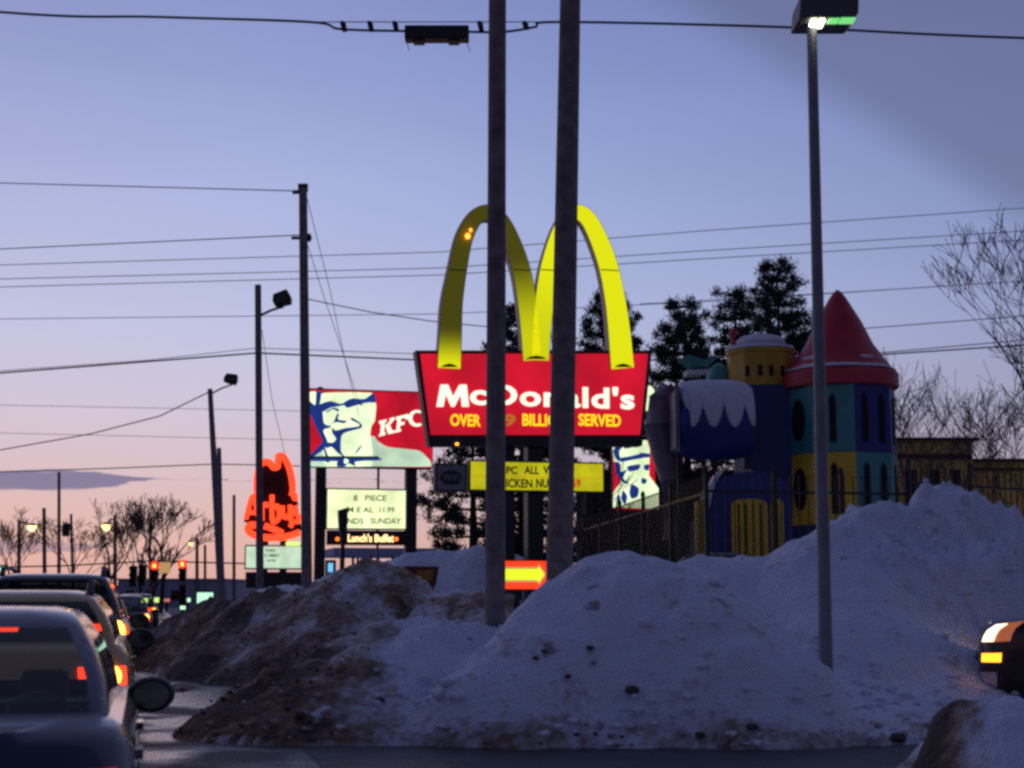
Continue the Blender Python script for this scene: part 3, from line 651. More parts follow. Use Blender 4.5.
def arch(pts, lamp, side):
    c_ = spline([(p[0], p[1]) for p in pts], 5); h_ = spline([(p[2], 0) for p in pts], 5)
    def outline(ex):
        lo, hi = [], []
        for i, (p, hw_) in enumerate(zip(c_, h_)):
            a = c_[max(i-1, 0)]; b_ = c_[min(i+1, len(c_)-1)]; d = math.hypot(b_[0]-a[0], b_[1]-a[1]); nx_, ny_ = -(b_[1]-a[1])/d, (b_[0]-a[0])/d
            k = hw_[0]+ex; lo.append((p[0]+nx_*k, p[1]+ny_*k)); hi.append((p[0]-nx_*k, p[1]-ny_*k))
        return lo, hi
    def mesh(ex, y0, y1, name, m, par, at=None):
        lo, hi = outline(ex); n = len(lo); mb = MB(); vs_ = []
        for a, b_ in zip(lo, hi):
            A_, B_ = F1.uv(*a), F1.uv(*b_)
            vs_ += [(A_[0],y0,A_[1]),(B_[0],y0,B_[1]),(A_[0],y1,A_[1]),(B_[0],y1,B_[1])]
        fs_ = []
        for i in range(n-1):
            q = i*4; r_ = q+4
            fs_ += [(q,q+1,r_+1,r_),(q+2,r_+2,r_+3,q+3),(q,r_,r_+2,q+2),(q+1,q+3,r_+3,r_+1)]
        fs_ += [(0,2,3,1),((n-1)*4,(n-1)*4+1,(n-1)*4+3,(n-1)*4+2)]
        mb.add(vs_, fs_); o = mb.build(name, m, par)
        if at:
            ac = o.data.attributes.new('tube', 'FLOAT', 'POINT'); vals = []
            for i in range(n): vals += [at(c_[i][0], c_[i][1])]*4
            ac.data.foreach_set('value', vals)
        return o
    body = mesh(.9, -.12, .16, 'arch', M['arch_side'], sg)
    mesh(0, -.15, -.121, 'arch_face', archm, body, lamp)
    for i in (8, 18, 52, 62):                         # joints between the face panels
        if i >= len(c_): continue
    for (x, y, w_) in side:
        a = F1.uv(x-w_, y); b_ = F1.uv(x+w_, y); k = MB(); k.box(a[0], b_[0], -.158, -.151, a[1]-.012, a[1]+.012); k.build('panel_joint', M['dark'], body)
    for (x, y) in ((pts[0][0], pts[0][1]-1), (pts[-1][0], pts[-1][1]-1)):
        pass
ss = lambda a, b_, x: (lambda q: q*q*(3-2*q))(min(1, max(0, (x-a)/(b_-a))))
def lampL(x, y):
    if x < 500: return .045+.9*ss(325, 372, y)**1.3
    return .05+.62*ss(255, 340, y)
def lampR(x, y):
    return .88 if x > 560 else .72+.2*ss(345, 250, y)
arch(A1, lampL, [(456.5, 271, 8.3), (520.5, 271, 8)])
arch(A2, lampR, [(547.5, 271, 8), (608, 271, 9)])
for (x, y, w_) in ((448,368,9), (534.5,360,11), (621,368,9)):      # scalloped feet of the arches
    mb = MB(); mb.prism(F1.poly([(x-w_,y),(x-w_*.5,y-2.5),(x,y-3.5),(x+w_*.5,y-2.5),(x+w_,y)]), -.165, -.152); mb.build('arch_foot', M['maroon'], sg)
mb = MB(); a = F1.uv(466, 238); mb.lathe([(.04,a[1]-.06),(.07,a[1]),(.04,a[1]+.06)], 8, a[0], -.2); mb.build('burning_tube_end', M['brass'], sg)
a = F1.uv(469, 232); mb = MB(); mb.lathe([(.02,a[1]-.04),(.04,a[1]),(.02,a[1]+.04)], 8, a[0], -.2); mb.build('burning_tube_end', M['brass'], sg)
# posts
for (x0, x1, d0, d1) in ((506, 517, .2, .5), (530, 546, .2, .6)):
    r = F1.rect(x0, 445, x1, 600); mb = MB(); mb.box(r[0], r[1], d0, d1, -.1, r[3]); mb.build('post', M['black'], sg)
# letter board
r = F1.rect(470, 461, 606, 491.5); mb = MB(); mb.box(r[0], r[1], .1, .45, r[2], r[3]); rb = mb.build('letter_board', M['dark'], sg)
r2 = F1.rect(471.5, 462.5, 604, 490); mb = MB(); mb.box(r2[0], r2[1], .08, .098, r2[2], r2[3]); mb.build('board_face', M['yellow'], rb)
mb = MB(); q = F1.rect(471, 476.6, 604, 477.2); mb.box(q[0], q[1], .07, .079, q[2], q[3]); mb.build('letter_rail', M['dimtext'], rb)
for body, x0, x1, y0, y1, mm in (('4', 491, 496, 466, 474, 'ink'), ('PC', 507, 518, 466, 474, 'ink'), ('ALL', 525, 540, 466, 474, 'ink'), ('WHT', 544, 566, 466, 474, 'ink'), ('CHICKEN', 493, 533, 478.5, 487.5, 'ink'), ('NU', 537, 549, 478.5, 487.5, 'ink'), ('G', 551, 556, 478.5, 487.5, 'ink'), ('.69', 571, 581.5, 478.5, 487.5, 'redink')):
    q = F1.rect(x0, y0, x1, y1); text(body, q[0], q[1], q[2], q[3], .078, 'letters', M[mm], rb, offset=.026, extrude=.01)
# grey wireless notice
r = F1.rect(436, 463, 468, 491); mb = MB(); mb.box(r[0], r[1], .12, .4, r[2], r[3]); wb_ = mb.build('notice_box', M['dark'], sg)
q = F1.rect(438, 465, 466, 489.5); mb = MB(); mb.box(q[0], q[1], .1, .118, q[2], q[3]); mb.build('notice_face', M['greysign'], wb_)
cx, cz = (q[0]+q[1])/2, (q[2]+q[3])/2
mb = MB(); mb.prism([(cx+.26*math.cos(a), cz+.17*math.sin(a)) for a in np.linspace(0, 2*math.pi, 25)[:-1]], .09, .099); mb.build('oval_emblem', M['ink'], wb_)
text('WiFi', cx-.2, cx+.2, cz-.08, cz+.08, .088, 'letters', M['greysign'], wb_, offset=.01, extrude=.006)
mb = MB(); q = F1.rect(455, 443, 458, 445.5); mb.box(q[0], q[1], -.08, -.03, q[2], q[3]); mb.build('lamp_spot', M['brass'], sg)

# arrow sign
F2 = Frame(526, 575, 26)
ag = empty('arrow_sign', F2.o, 'small lit red box sign with yellow arrow pointing right', 'sign', YAW)
r = F2.rect(496, 560, 547, 591); mb = MB(); mb.box(r[0], r[1], 0, .3, r[2], r[3]); bx = mb.build('sign_cabinet', M['dark'], ag)
r = F2.rect(497, 561, 546, 589); mb = MB(); mb.box(r[0], r[1], -.02, -.002, r[2], r[3]); mb.build('sign_face', M['arrowred'], ag)
mb = MB(); mb.prism(F2.poly([(499,567),(538,567),(538,563.5),(546,574.5),(538,585.5),(538,582),(499,582)]), -.028, -.021); mb.build('arrow_border', M['tan'], ag)
mb = MB(); mb.prism(F2.poly([(499,569),(537,569),(538.5,566.5),(544,574.5),(538.5,582.5),(537,580),(499,580)]), -.036, -.029); mb.build('arrow', M['arrowy'], ag)
r = F2.rect(517, 591, 524, 640); mb = MB(); mb.box(r[0], r[1], .1, .22, -.1, r[3]); mb.build('post', M['black'], ag)

# small maroon notice half buried in the snow
F2b = Frame(426, 575, 34, YAW)
ng = empty('snow_notice', F2b.o, 'small maroon notice board half buried in snow', 'sign', YAW)
mb = MB(); mb.prism(F2b.poly([(404,566),(439,566.5),(436,586),(408,586)]), 0, .08); mb.build('board', M['maroon'], ng)
mb = MB(); q = F2b.rect(417, 570, 433, 580); mb.box(q[0], q[1], -.012, -.002, q[2], q[3]); mb.build('notice_panel', mat('dull_yellow_print', (.35, .17, .02), .6, noise_amt=.6, noise_scale=6), ng)
for x in (410, 432):
    q = F2b.rect(x, 584, x+2.5, 600); mb = MB(); mb.box(q[0], q[1], .02, .07, 0, q[3]); mb.build('post', M['black'], ng)

# ------------------------------------------------------------------ portrait billboard
F3 = Frame(370, 430, 50)
def K(pts): return F3.poly([(300+x/7.314, 380+y/7.31) for x, y in pts])
kg = empty('billboard', F3.o, 'red lit billboard with smiling bearded portrait and white letters KFC', 'sign', YAW)
r = F3.rect(307.5, 390, 433, 467.5); mb = MB(); mb.box(r[0], r[1], 0, .6, r[2], r[3]); mb.build('sign_cabinet', M['dark'], kg)
r = F3.rect(308.5, 391.5, 432, 466.5); mb = MB(); mb.box(r[0], r[1], -.02, -.002, r[2], r[3]); mb.build('sign_face', M['red'], kg)
def rnd_poly(p, n=3):
    m_ = len(p); out_ = []
    for i in range(m_):
        p0, p1, p2, p3 = p[i-1], p[i], p[(i+1) % m_], p[(i+2) % m_]
        for k in range(n):
            t_ = k/n; q_ = []
            for j in (0, 1):
                tl_, tr_ = (p2[j]-p0[j])*.35, (p3[j]-p1[j])*.35
                q_.append((2*t_**3-3*t_**2+1)*p1[j]+(t_**3-2*t_**2+t_)*tl_+(-2*t_**3+3*t_**2)*p2[j]+(t_**3-t_**2)*tr_)
            out_.append((min(q_[0], 960), min(max(q_[1], 84), 634)))
    return out_
def portrait(K, par, dy=0):
    def ly(polys, i, name, m):
        mb = MB()
        for k_, p in enumerate(polys): mb.prism(K(rnd_poly(p)), dy-.032-i*.012-k_*.0006, dy-.021-i*.012-k_*.0006)
        return mb.build(name, m, par)
    ly([[(560,632),(60,632),(150,515),(200,470),(520,410),(560,440),(640,490),(860,515),(920,560),(960,632)]], 0, 'jacket_print', M['palegreen'])
    ly([[(62,95),(125,95),(120,260),(70,180)]], 0, 'backdrop_print', M['cream'])
    ly([[(140,100),(520,95),(545,150),(555,190),(545,300),(520,340),(512,420),(520,632),(200,632),(170,520),(160,300),(130,200)]], 1, 'face_print', M['cream'])
    ink_ = [
     [(118,90),(170,70),(165,110),(140,190),(165,240),(175,320),(230,345),(170,370),(200,450),(180,500),(130,540),(60,580),(60,560),(160,455),(130,380),(95,300),(62,220),(62,150),(110,185)],
     [(140,180),(220,155),(290,175),(330,165),(335,180),(290,192),(220,205),(165,235),(130,215)],
     [(320,165),(380,135),(470,140),(540,95),(552,165),(500,165),(430,180),(350,205),(325,190)],
     [(185,235),(240,205),(278,212),(282,235),(240,215),(200,238)],
     [(370,185),(410,165),(450,175),(455,188),(410,180),(380,196)],
     [(268,250),(284,250),(278,290),(340,300),(320,318),(255,310),(200,352),(165,360),(170,340),(225,330),(250,295)],
     [(380,275),(450,325),(440,355),(330,385),(300,420),(298,520),(330,560),(385,580),(340,570),(280,540),(230,490),(190,500),(180,455),(230,460),(255,440),(232,385),(235,350),(260,370),(330,352),(425,340),(430,322),(370,292)],
     [(395,545),(425,500),(455,470),(430,515)],
     [(170,500),(182,498),(205,560),(215,600),(190,600),(185,560)],
     [(60,572),(560,568),(560,590),(60,594)],
     [(275,590),(335,560),(380,585),(470,560),(475,590),(400,600),(405,632),(350,610),(330,632),(270,632)]]
    ly(ink_, 2, 'ink_print', M['blue'])
    ly([[(175,365),(205,360),(262,430),(240,445),(215,420)], [(325,575),(355,590),(340,612),(320,608)], [(155,105),(165,100),(155,150),(148,170)]], 4, 'highlight_print', M['cream'])
portrait(K, kg)
for ch, x0, x1, y0, y1 in (('K', 578, 682, 296, 412), ('F', 690, 790, 250, 372), ):
    pass
# slab-serif letters drawn as polygons, rising to the right
def slab(polys, name):
    mb = MB()
    for k_, p in enumerate(polys): mb.prism(K(p), -.05-k_*.002, -.022)
    mb.build(name, M['white'], kg)
slab([[(575,302),(632,288),(630,306),(620,310),(614,384),(624,384),(622,402),(576,414),(577,398),(586,394),(592,322),(580,322)],
      [(650,284),(690,272),(688,290),(655,330),(672,370),(690,368),(688,386),(645,396),(628,345),(622,335),(662,296)]], 'letter_k')
slab([[(700,272),(792,248),(786,288),(770,290),(768,275),(738,282),(734,312),(764,305),(760,326),(731,332),(727,360),(738,360),(736,376),(692,386),(694,370),(704,367),(713,292),(702,292)]], 'letter_f')
cc = []
for a in np.linspace(-52, -308, 22): cc.append((853+62*math.cos(math.radians(a)), 281-60*math.sin(math.radians(a))))
for a in np.linspace(-300, -60, 22): cc.append((856+36*math.cos(math.radians(a)), 279-42*math.sin(math.radians(a))))
slab([cc], 'letter_c')
for x0, x1 in ((316, 326), (406.5, 417.5)):
    q = F3.rect(x0, 467, x1, 590); mb = MB(); mb.box(q[0], q[1], .15, .5, -.1, q[3]); mb.build('post', M['black'], kg)
q = F3.rect(378, 467, 380.3, 590); mb = MB(); mb.box(q[0], q[1], .3, .38, -.1, q[3]); mb.build('post', M['steel'], kg)
q = F3.rect(326, 488.5, 407, 529.5); mb = MB(); mb.box(q[0], q[1], .02, .28, q[2], q[3]); lb = mb.build('letter_board', M['steel'], kg)
q = F3.rect(327.5, 490, 405.5, 528.3); mb = MB(); mb.box(q[0], q[1], 0, .018, q[2], q[3]); mb.build('board_face', M['reader'], lb)
for body, x0, x1, y0, y1 in (('8', 353.5, 357.5, 495, 501), ('PIECE', 365, 386.5, 495, 501), ('M E AL', 347.5, 373.5, 507, 512.5), ('11.99', 379.5, 394.5, 507, 512.5), ('ENDS', 343, 363.5, 518, 524), ('SUNDAY', 370.5, 401, 518, 524)):
    q = F3.rect(x0, y0, x1, y1); text(body, q[0], q[1], q[2], q[3], -.002, 'letters', M['greyink'], lb, offset=.022, extrude=.01)
q = F3.rect(327.5, 530.5, 406.5, 545); mb = MB(); mb.box(q[0], q[1], .04, .3, q[2], q[3]); ld = mb.build('led_board', M['black'], kg)
q = F3.rect(348, 534, 394, 542); text("Lunch's Buffet", q[0], q[1], q[2], q[3], .035, 'led_letters', M['led'], ld, offset=.03, extrude=.01)
for x in (337.5, 396.5):
    a = F3.uv(x, 539); mb = MB(); mb.prism([(a[0]+.07*math.cos(k), a[1]+.07*math.sin(k)) for k in np.linspace(0, 6.28, 13)[:-1]], .02, .038); mb.build('led_dot', M['ledo'], ld)
mb = MB(); a = K([(55,570),(560,570)]); mb.tube([(a[0][0],-.35,a[0][1]),(a[1][0],-.35,a[1][1])], .035, 6); mb.tube([(a[1][0],-.35,a[1][1]),(a[1][0],.0,a[1][1])], .03, 5); mb.tube([(a[0][0]+.2,-.35,a[0][1]),(a[0][0]+.2,.0,a[0][1])], .03, 5); mb.build('service_rail', M['black'], kg)
mb = MB(); a = F3.uv(321, 389); mb.lathe([(.12,a[1]-.1),(.12,a[1]+.05),(.04,a[1]+.1)], 8, a[0], .2); mb.build('photocell', M['black'], kg)
# unlit signal head seen from behind in front of the billboard's letter board
F3b = Frame(343, 520, 46)
tb = empty('signal_head', F3b.o, 'dark upright signal box on a thin post before the white letter board', 'signal', YAW)
mb = MB(); mb.prism(F3b.poly([(338,510.5),(347.5,507.5),(346.5,532),(339,532)]), -.15, .15); mb.build('housing', M['black'], tb)
q = F3b.rect(340.5, 532, 344.5, 596); mb = MB(); mb.box(q[0], q[1], -.05, .05, -.05, q[3]); mb.build('post', M['black'], tb)

# ------------------------------------------------------------------ neon hat sign
F4 = Frame(272, 500, 66)
def A(pts): return F4.poly([(235+x/4.8, 445+y/4.8) for x, y in pts])
hg = empty('neon_sign', F4.o, "orange neon hat outline with the word Arby's over a pale green letter board", 'sign', YAW)
mb = MB(); mb.prism(A([(98,235),(100,150),(118,90),(142,78),(168,82),(190,108),(205,55),(235,52),(262,105),(280,180),(285,235),(300,240),(305,320),(318,400),(310,425),(200,460),(110,450),(60,425),(50,400),(62,375),(45,365),(72,250)]), .0, .35); mb.build('sign_cabinet', M['hole'], hg)
def neon(pts, r_, name, y=-.12):
    c_ = spline(A(pts), 8); mb = MB(); mb.tube([(p[0], y, p[1]) for p in c_], r_, 8); mb.build(name, M['neon'], hg, smooth=True)
neon([(104,235),(104,170),(116,105),(140,82),(165,86),(186,108),(206,98),(204,58),(230,56),(256,100),(272,160),(277,215),(272,245)], .145, 'hat_outline')
neon([(132,388),(75,385),(60,402),(75,425),(120,442),(200,446),(265,436),(310,420)], .15, 'brim_outline')
neon([(140,388),(180,402),(228,424)], .14, 'brim_stroke')
# letters as neon strokes
for nm_, st_ in (('letter_a', [[(50,358),(75,262),(92,256),(112,362)], [(66,325),(108,325)]]), ('letter_r', [[(128,365),(128,290)], [(128,300),(145,285),(160,296)]]),
                 ('letter_b', [[(176,240),(178,362),(205,358),(210,325),(202,295),(182,300)]]), ('letter_y', [[(226,292),(230,340),(250,348),(262,330)], [(262,288),(266,350),(270,380),(262,395)]]), ('letter_s', [[(300,300),(284,308),(290,330),(304,345),(300,368),(282,368)]]), ('apostrophe', [[(282,245),(290,245),(286,270)], [(270,250),(296,250)]])):
    for s_ in st_: neon(s_, .105, nm_, -.2)
q = F4.rect(245, 545, 302, 569.5); mb = MB(); mb.box(q[0], q[1], 0, .3, q[2], q[3]); nb = mb.build('letter_board', M['steel'], hg)
q = F4.rect(246, 546.5, 301, 568); mb = MB(); mb.box(q[0], q[1], -.02, -.002, q[2], q[3]); mb.build('board_face', M['palegreen'], nb)
for body, x0, x1, y0, y1 in (('FISH', 266, 275, 549, 552), ('COMBO', 264, 279, 554, 557), ('NOW', 267, 276, 559, 562)):
    q = F4.rect(x0, y0, x1, y1); text(body, q[0], q[1], q[2], q[3], -.022, 'letters', M['ink'], nb, offset=.02, extrude=.01)
q = F4.rect(286, 541.5, 300, 546); mb = MB(); mb.box(q[0], q[1], -.05, .2, q[2], q[3]); mb.build('lit_strip', M['limelit'], hg)
q = F4.rect(246, 572, 302, 588); mb = MB(); mb.box(q[0], q[1], .0, .5, q[2], q[3]); mb.build('base_cabinet', M['black'], hg)
for x0, x1 in ((262, 268), (280, 287)):
    q = F4.rect(x0, 538, x1, 590); mb = MB(); mb.box(q[0], q[1], .1, .28, 0, q[3]); mb.build('post', M['black'], hg)
# small blue lit object right of it
F4b = Frame(331, 568, 60)
e = empty('vending_sign', F4b.o, 'small lit blue panel low beside the billboard post', 'sign', YAW)
q = F4b.rect(326, 560, 336, 575); mb = MB(); mb.box(q[0], q[1], 0, .3, 0, q[3]); mb.build('case', M['p_navy'], e)
q = F4b.rect(328, 563, 333, 572); mb = MB(); mb.box(q[0], q[1], -.02, -.002, q[2], q[3]); mb.build('lit_panel', M['bluesign'], e)

# ------------------------------------------------------------------ second portrait panel behind the fence
F5 = Frame(632, 472, 43, 0.05)
pg = empty('poster_sign', F5.o, 'bright upright portrait poster panel behind the iron fence', 'sign', F5.yaw)
q = F5.rect(612, 440, 656, 511); mb = MB(); mb.box(q[0], q[1], 0, .2, q[2], q[3]); mb.build('sign_cabinet', M['dark'], pg)
q = F5.rect(613, 441, 655, 510); mb = MB(); mb.box(q[0], q[1], -.02, -.002, q[2], q[3]); mb.build('sign_face', M['red'], pg)
def K2(pts): return F5.poly([(600+x/4.8, 380+y/4.8) for x, y in pts])
mb = MB(); mb.prism(K2([(75,292),(225,290),(238,330),(235,460),(280,520),(280,620),(62,610),(62,545),(95,495),(100,410),(65,390),(60,320)]), -.032, -.021); mb.build('face_print', M['cream'], pg)
mb = MB()
for k_, p in enumerate([[(62,340),(85,310),(110,320),(90,345),(100,390),(75,380)], [(95,375),(150,365),(215,350),(215,372),(150,385),(100,395)], [(70,395),(95,400),(100,440),(130,430),(110,470),(140,500),(105,490),(75,440)], [(130,415),(190,405),(185,430),(140,440)], [(150,500),(185,520),(180,560),(150,570),(140,540)], [(110,530),(130,560),(120,600),(100,570)], [(190,350),(240,355),(235,372),(195,372)], [(210,410),(235,405),(232,435),(212,430)],[(120,300),(160,305),(150,325),(115,330)],[(80,560),(95,555),(98,590),(84,600)],[(200,470),(225,480),(215,500),(198,495)]]):
    mb.prism(K2(rnd_poly(p)), -.042-k_*.0006, -.033-k_*.0006)
mb.build('ink_print', M['blue'], pg)
for x in (617, 650):
    q = F5.rect(x-1.5, 510, x+1.5, 580); mb = MB(); mb.box(q[0], q[1], .05, .15, 0, q[3]); mb.build('post', M['black'], pg)
e = empty('oval_sign', Frame(650, 400, 44, 0).o, 'bright yellow oval lamp panel at the right edge of the red sign', 'sign')
F5b = Frame(650, 400, 44, 0)
mb = MB(); mb.prism(F5b.poly([(649+6.3*math.cos(a), 398+12.5*math.sin(a)) for a in np.linspace(0, 6.283, 25)[:-1]]), .0, .2); mb.build('lit_face', M['cream'], e)
q = F5b.rect(648, 410, 651, 590); mb = MB(); mb.box(q[0], q[1], .25, .35, 0, F5b.uv(650, 400)[1]); mb.build('post', M['black'], e)

# ------------------------------------------------------------------ castle play structure
def PX(px, py, Y): p = P(px, py, Y); return p
YP = 40
s_px = YP/FPX
pc = P(845.5, 560, YP+1.4)
cst = empty('play_tower', (pc.x, pc.y, .0), 'octagonal coloured plastic castle tower with a red cone roof', 'play structure')
zt = lambda py, Y=YP+1.4: P(844, py, Y).z
R8 = 57*(YP)/FPX
def octa(r_, z0, z1, sel=None, ph=math.radians(22.5-6), inset=0):
    mb = MB()
    for k in range(8):
        if sel is not None and k not in sel: continue
        a0_, a1_ = ph+k*math.pi/4, ph+(k+1)*math.pi/4
        p0_, p1_ = (r_*math.cos(a0_), r_*math.sin(a0_)), (r_*math.cos(a1_), r_*math.sin(a1_))
        i0, i1 = (p0_[0]*.94, p0_[1]*.94), (p1_[0]*.94, p1_[1]*.94)
        mb.vprism([p0_, p1_, i1, i0], z0, z1)
    return mb
z0, z1, z2, z3, zb = zt(390), zt(456), zt(526), zt(548), zt(372)
front = [3, 4, 5, 6]  # indexes facing the camera vary with phase
zc = lambda k: 'x'
# panels: find each side's centre angle to colour it
ph = math.radians(1.0)
for k in range(8):
    am = ph+(k+.5)*math.pi/4; x_, y_ = math.cos(am), math.sin(am)
    rightish = x_ > .3
    up = M['p_blue'] if rightish else M['p_teal']; lo = M['p_teal'] if rightish else M['p_yellow']
    p1m = octa(R8, z1+.01, z0, [k], ph).build('upper_panel', up, cst)
    p2m = octa(R8, z2, z1-.01, [k], ph).build('lower_panel', lo, cst)
    octa(R8*.99, -.05, z2-.01, [k], ph).build('base_panel', M['p_navy'], cst)
    if y_ < .3:                                       # window openings on the sides one can see
        rr_ = R8*math.cos(math.pi/8)+.012; tx, ty = -y_, x_
        for par, za, zb_, in ((p1m, z1, z0), (p2m, z2, z1)):
            if k in (4,):
                pts = [(.30*math.cos(a), (za+zb_)/2+.58*math.sin(a)) for a in np.linspace(0, 6.283, 21)[:-1]]
                m_ = MB(); m_.prism(pts, -.02, .0)
                m_.v = [(x_*(rr_-v[1])+tx*v[0], y_*(rr_-v[1])+ty*v[0], v[2]) for v in m_.v]; m_.build('window', M['hole'], par)
            else:
                for off in ((0.0,) if k != 6 else (-.25, .3)):
                    hh_ = (zb_-za)*.36; pts = [(off-.085, (za+zb_)/2-hh_), (off+.085, (za+zb_)/2-hh_), (off+.085, (za+zb_)/2+hh_*.8), (off, (za+zb_)/2+hh_), (off-.085, (za+zb_)/2+hh_*.8)]
                    m_ = MB(); m_.prism(pts, -.02, .0)
                    m_.v = [(x_*(rr_-v[1])+tx*v[0], y_*(rr_-v[1])+ty*v[0], v[2]) for v in m_.v]; m_.build('window', M['hole'], par)
zr, ztop = zt(390), zt(290)
mb = MB(); mb.lathe([(R8*1.0, zr-.02), (R8*1.05, zr+.02), (R8*1.05, zr+.38), (R8*.98, zr+.48), (R8*.62, zr+1.25), (R8*.42, zr+1.9), (R8*.16, ztop-.25), (R8*.08, ztop-.08), (.03, ztop)], 28); rf = mb.build('cone_roof', M['p_red'], cst, smooth=True)
mb = MB(); prof = [(R8*1.0, zr+.485), (R8*.92, zr+.58), (R8*.86, zr+.70), (R8*.83, zr+.76)]
seg = 40; n_ = len(prof); vs_ = []
for i, (r_, z_) in enumerate(prof):
    for k in range(seg):
        a = 2*math.pi*k/seg; kk = 1+.02*noise.noise(Vector((math.cos(a)*2, math.sin(a)*2, i)))
        f_ = 1 if i < 2 else (.985+.02*noise.noise(Vector((math.cos(a)*3, math.sin(a)*3, 5))))
        vs_.append((r_*math.cos(a)*kk*1.01*f_, r_*math.sin(a)*kk*1.01*f_, z_+(.18*noise.noise(Vector((math.cos(a)*2.5, math.sin(a)*2.5, 9))) if i == 3 else 0)))
mb.add(vs_, [(i*seg+k, i*seg+(k+1)%seg, (i+1)*seg+(k+1)%seg, (i+1)*seg+k) for i in range(n_-1) for k in range(seg)]); mb.build('roof_snow', M['snowcap'], rf, smooth=True)

# blue block with yellow turret
pc2 = P(765, 560, YP+2.2); zz = lambda py: P(765, py, YP+2.2).z; sp = (YP+2.2)/FPX
tur = empty('play_turret', (pc2.x, pc2.y, 0), 'yellow plastic turret with snowy top above a dark blue box', 'play structure')
mb = MB(); mb.box(-24*sp, 30*sp, -1.0, 1.0, zz(520), zz(389)); mb.build('blue_body', M['p_navy'], tur, bevel=.08)
mb = MB(); mb.box(-70*sp, 30*sp, -.9, 1.0, -.05, zz(521)); mb.build('dark_base', M['p_navy'], tur)
mb = MB(); mb.lathe([(34*sp, zz(389)), (34*sp, zz(357)), (35.5*sp, zz(355)), (35.5*sp, zz(351))], 10, -.0, 0, .3); ty_ = mb.build('turret_drum', M['p_mustard'], tur)
mb = MB(); mb.lathe([(24*sp, zz(351)), (24*sp, zz(343))], 12); mb.build('turret_top', M['p_mustard'], tur)
mb = MB(); mb.lathe([(25*sp, zz(345)), (25.5*sp, zz(342)), (20*sp, zz(337.5)), (10*sp, zz(335)), (.02, zz(334))], 20); mb.build('snow_cap', M['snowcap'], tur, smooth=True)
mb = MB(); mb.lathe([(35.8*sp, zz(351.1)), (34*sp, zz(348)), (26*sp, zz(346))], 16, 0, 0, .3); mb.build('snow_ledge', M['snowcap'], tur, smooth=True)
for x in (-18, -6, 5, 17):
    mb = MB(); a = x*sp; dep = -math.sqrt(max((33*sp)**2-a*a, 0))*.97-.02; mb.box(a-.055, a+.055, dep-.05, dep+.05, zz(380), zz(370)); mb.build('slot', M['hole'], ty_)
mb = MB(); mb.tube([(-28*sp, 0, zz(352)), (-27*sp, 0, zz(336))], .07, 6); mb.lathe([(.05, zz(336)), (.16, zz(334)), (.1, zz(330)), (.02, zz(329))], 8, -26.5*sp, 0); mb.build('finial', M['p_red'], tur)
mb = MB(); mb.lathe([(.38, zz(395)), (.38, zz(378)), (.25, zz(366)), (.05, zz(361))], 12, -40*sp, .4); mb.build('teal_dome', M['p_teal'], tur, smooth=True)
mb = MB(); mb.box(-42*sp, 30*sp, -.95, .8, zz(535), zz(524)); mb.build('yellow_band', M['p_mustard'], tur)

# blue barrel tunnel with snow
pb = P(712, 420, YP+.5); sp = (YP+.5)/FPX
bar_ = empty('play_tunnel', (pb.x, pb.y, 0), 'fat dark blue tunnel tube under a thick scalloped snow cap', 'play structure')
zc_ = P(712, 424, YP+.5).z; mb = MB(); n = 12; vs_ = []
xs_ = np.linspace(-38*sp, 40*sp, n); rad_ = [.75, .95, 1.0, 1.03, 1.04, 1.04, 1.04, 1.04, 1.03, 1.0, .95, .8]
mb.tube([(x, 0, zc_) for x in xs_], [r_*1.0*30*sp*1.18 for r_ in rad_], 28); mb.build('tube', M['p_blue'], bar_, smooth=True)
mb = MB(); nA, nX = 18, 48; vs_ = []; RR = 30*sp*1.18
for i in range(nX):
    u_ = i/(nX-1); x = (-34+u_*72)*sp; rr_ = np.interp(x, xs_, rad_)*RR
    drop = math.radians(36+20*(abs(math.sin(u_*math.pi*3.5))**.7)-14*(u_ < .12)); 
    for j in range(nA):
        a = -drop*.8+(drop*1.9)*j/(nA-1)*.0 + (-drop+2*drop*j/(nA-1))
        th = .07+.14*max(0, math.cos(a))
        if j in (0, nA-1): th = .01
        vs_.append((x*1.01, -math.sin(a)*(rr_+th)*-1 if False else math.sin(a)*(rr_+th), zc_+math.cos(a)*(rr_+th)))
mb.add(vs_, [(i*nA+j, (i+1)*nA+j, (i+1)*nA+j+1, i*nA+j+1) for i in range(nX-1) for j in range(nA-1)]); mb.build('snow_cap', M['snowcap'], bar_, smooth=True)
for x in (-33, 34):
    mb = MB(); mb.box(x*sp-.08, x*sp+.08, -.1, .1, 0, zc_-.7); mb.build('support_post', M['black'], bar_)
mb = MB(); mb.prism([(-40*sp, P(712,392,YP).z), (-36*sp, P(712,386,YP).z), (-36*sp, P(712,450,YP).z), (-40*sp, P(712,448,YP).z)], -.8, .5); mb.build('end_flange', M['p_white'], bar_)
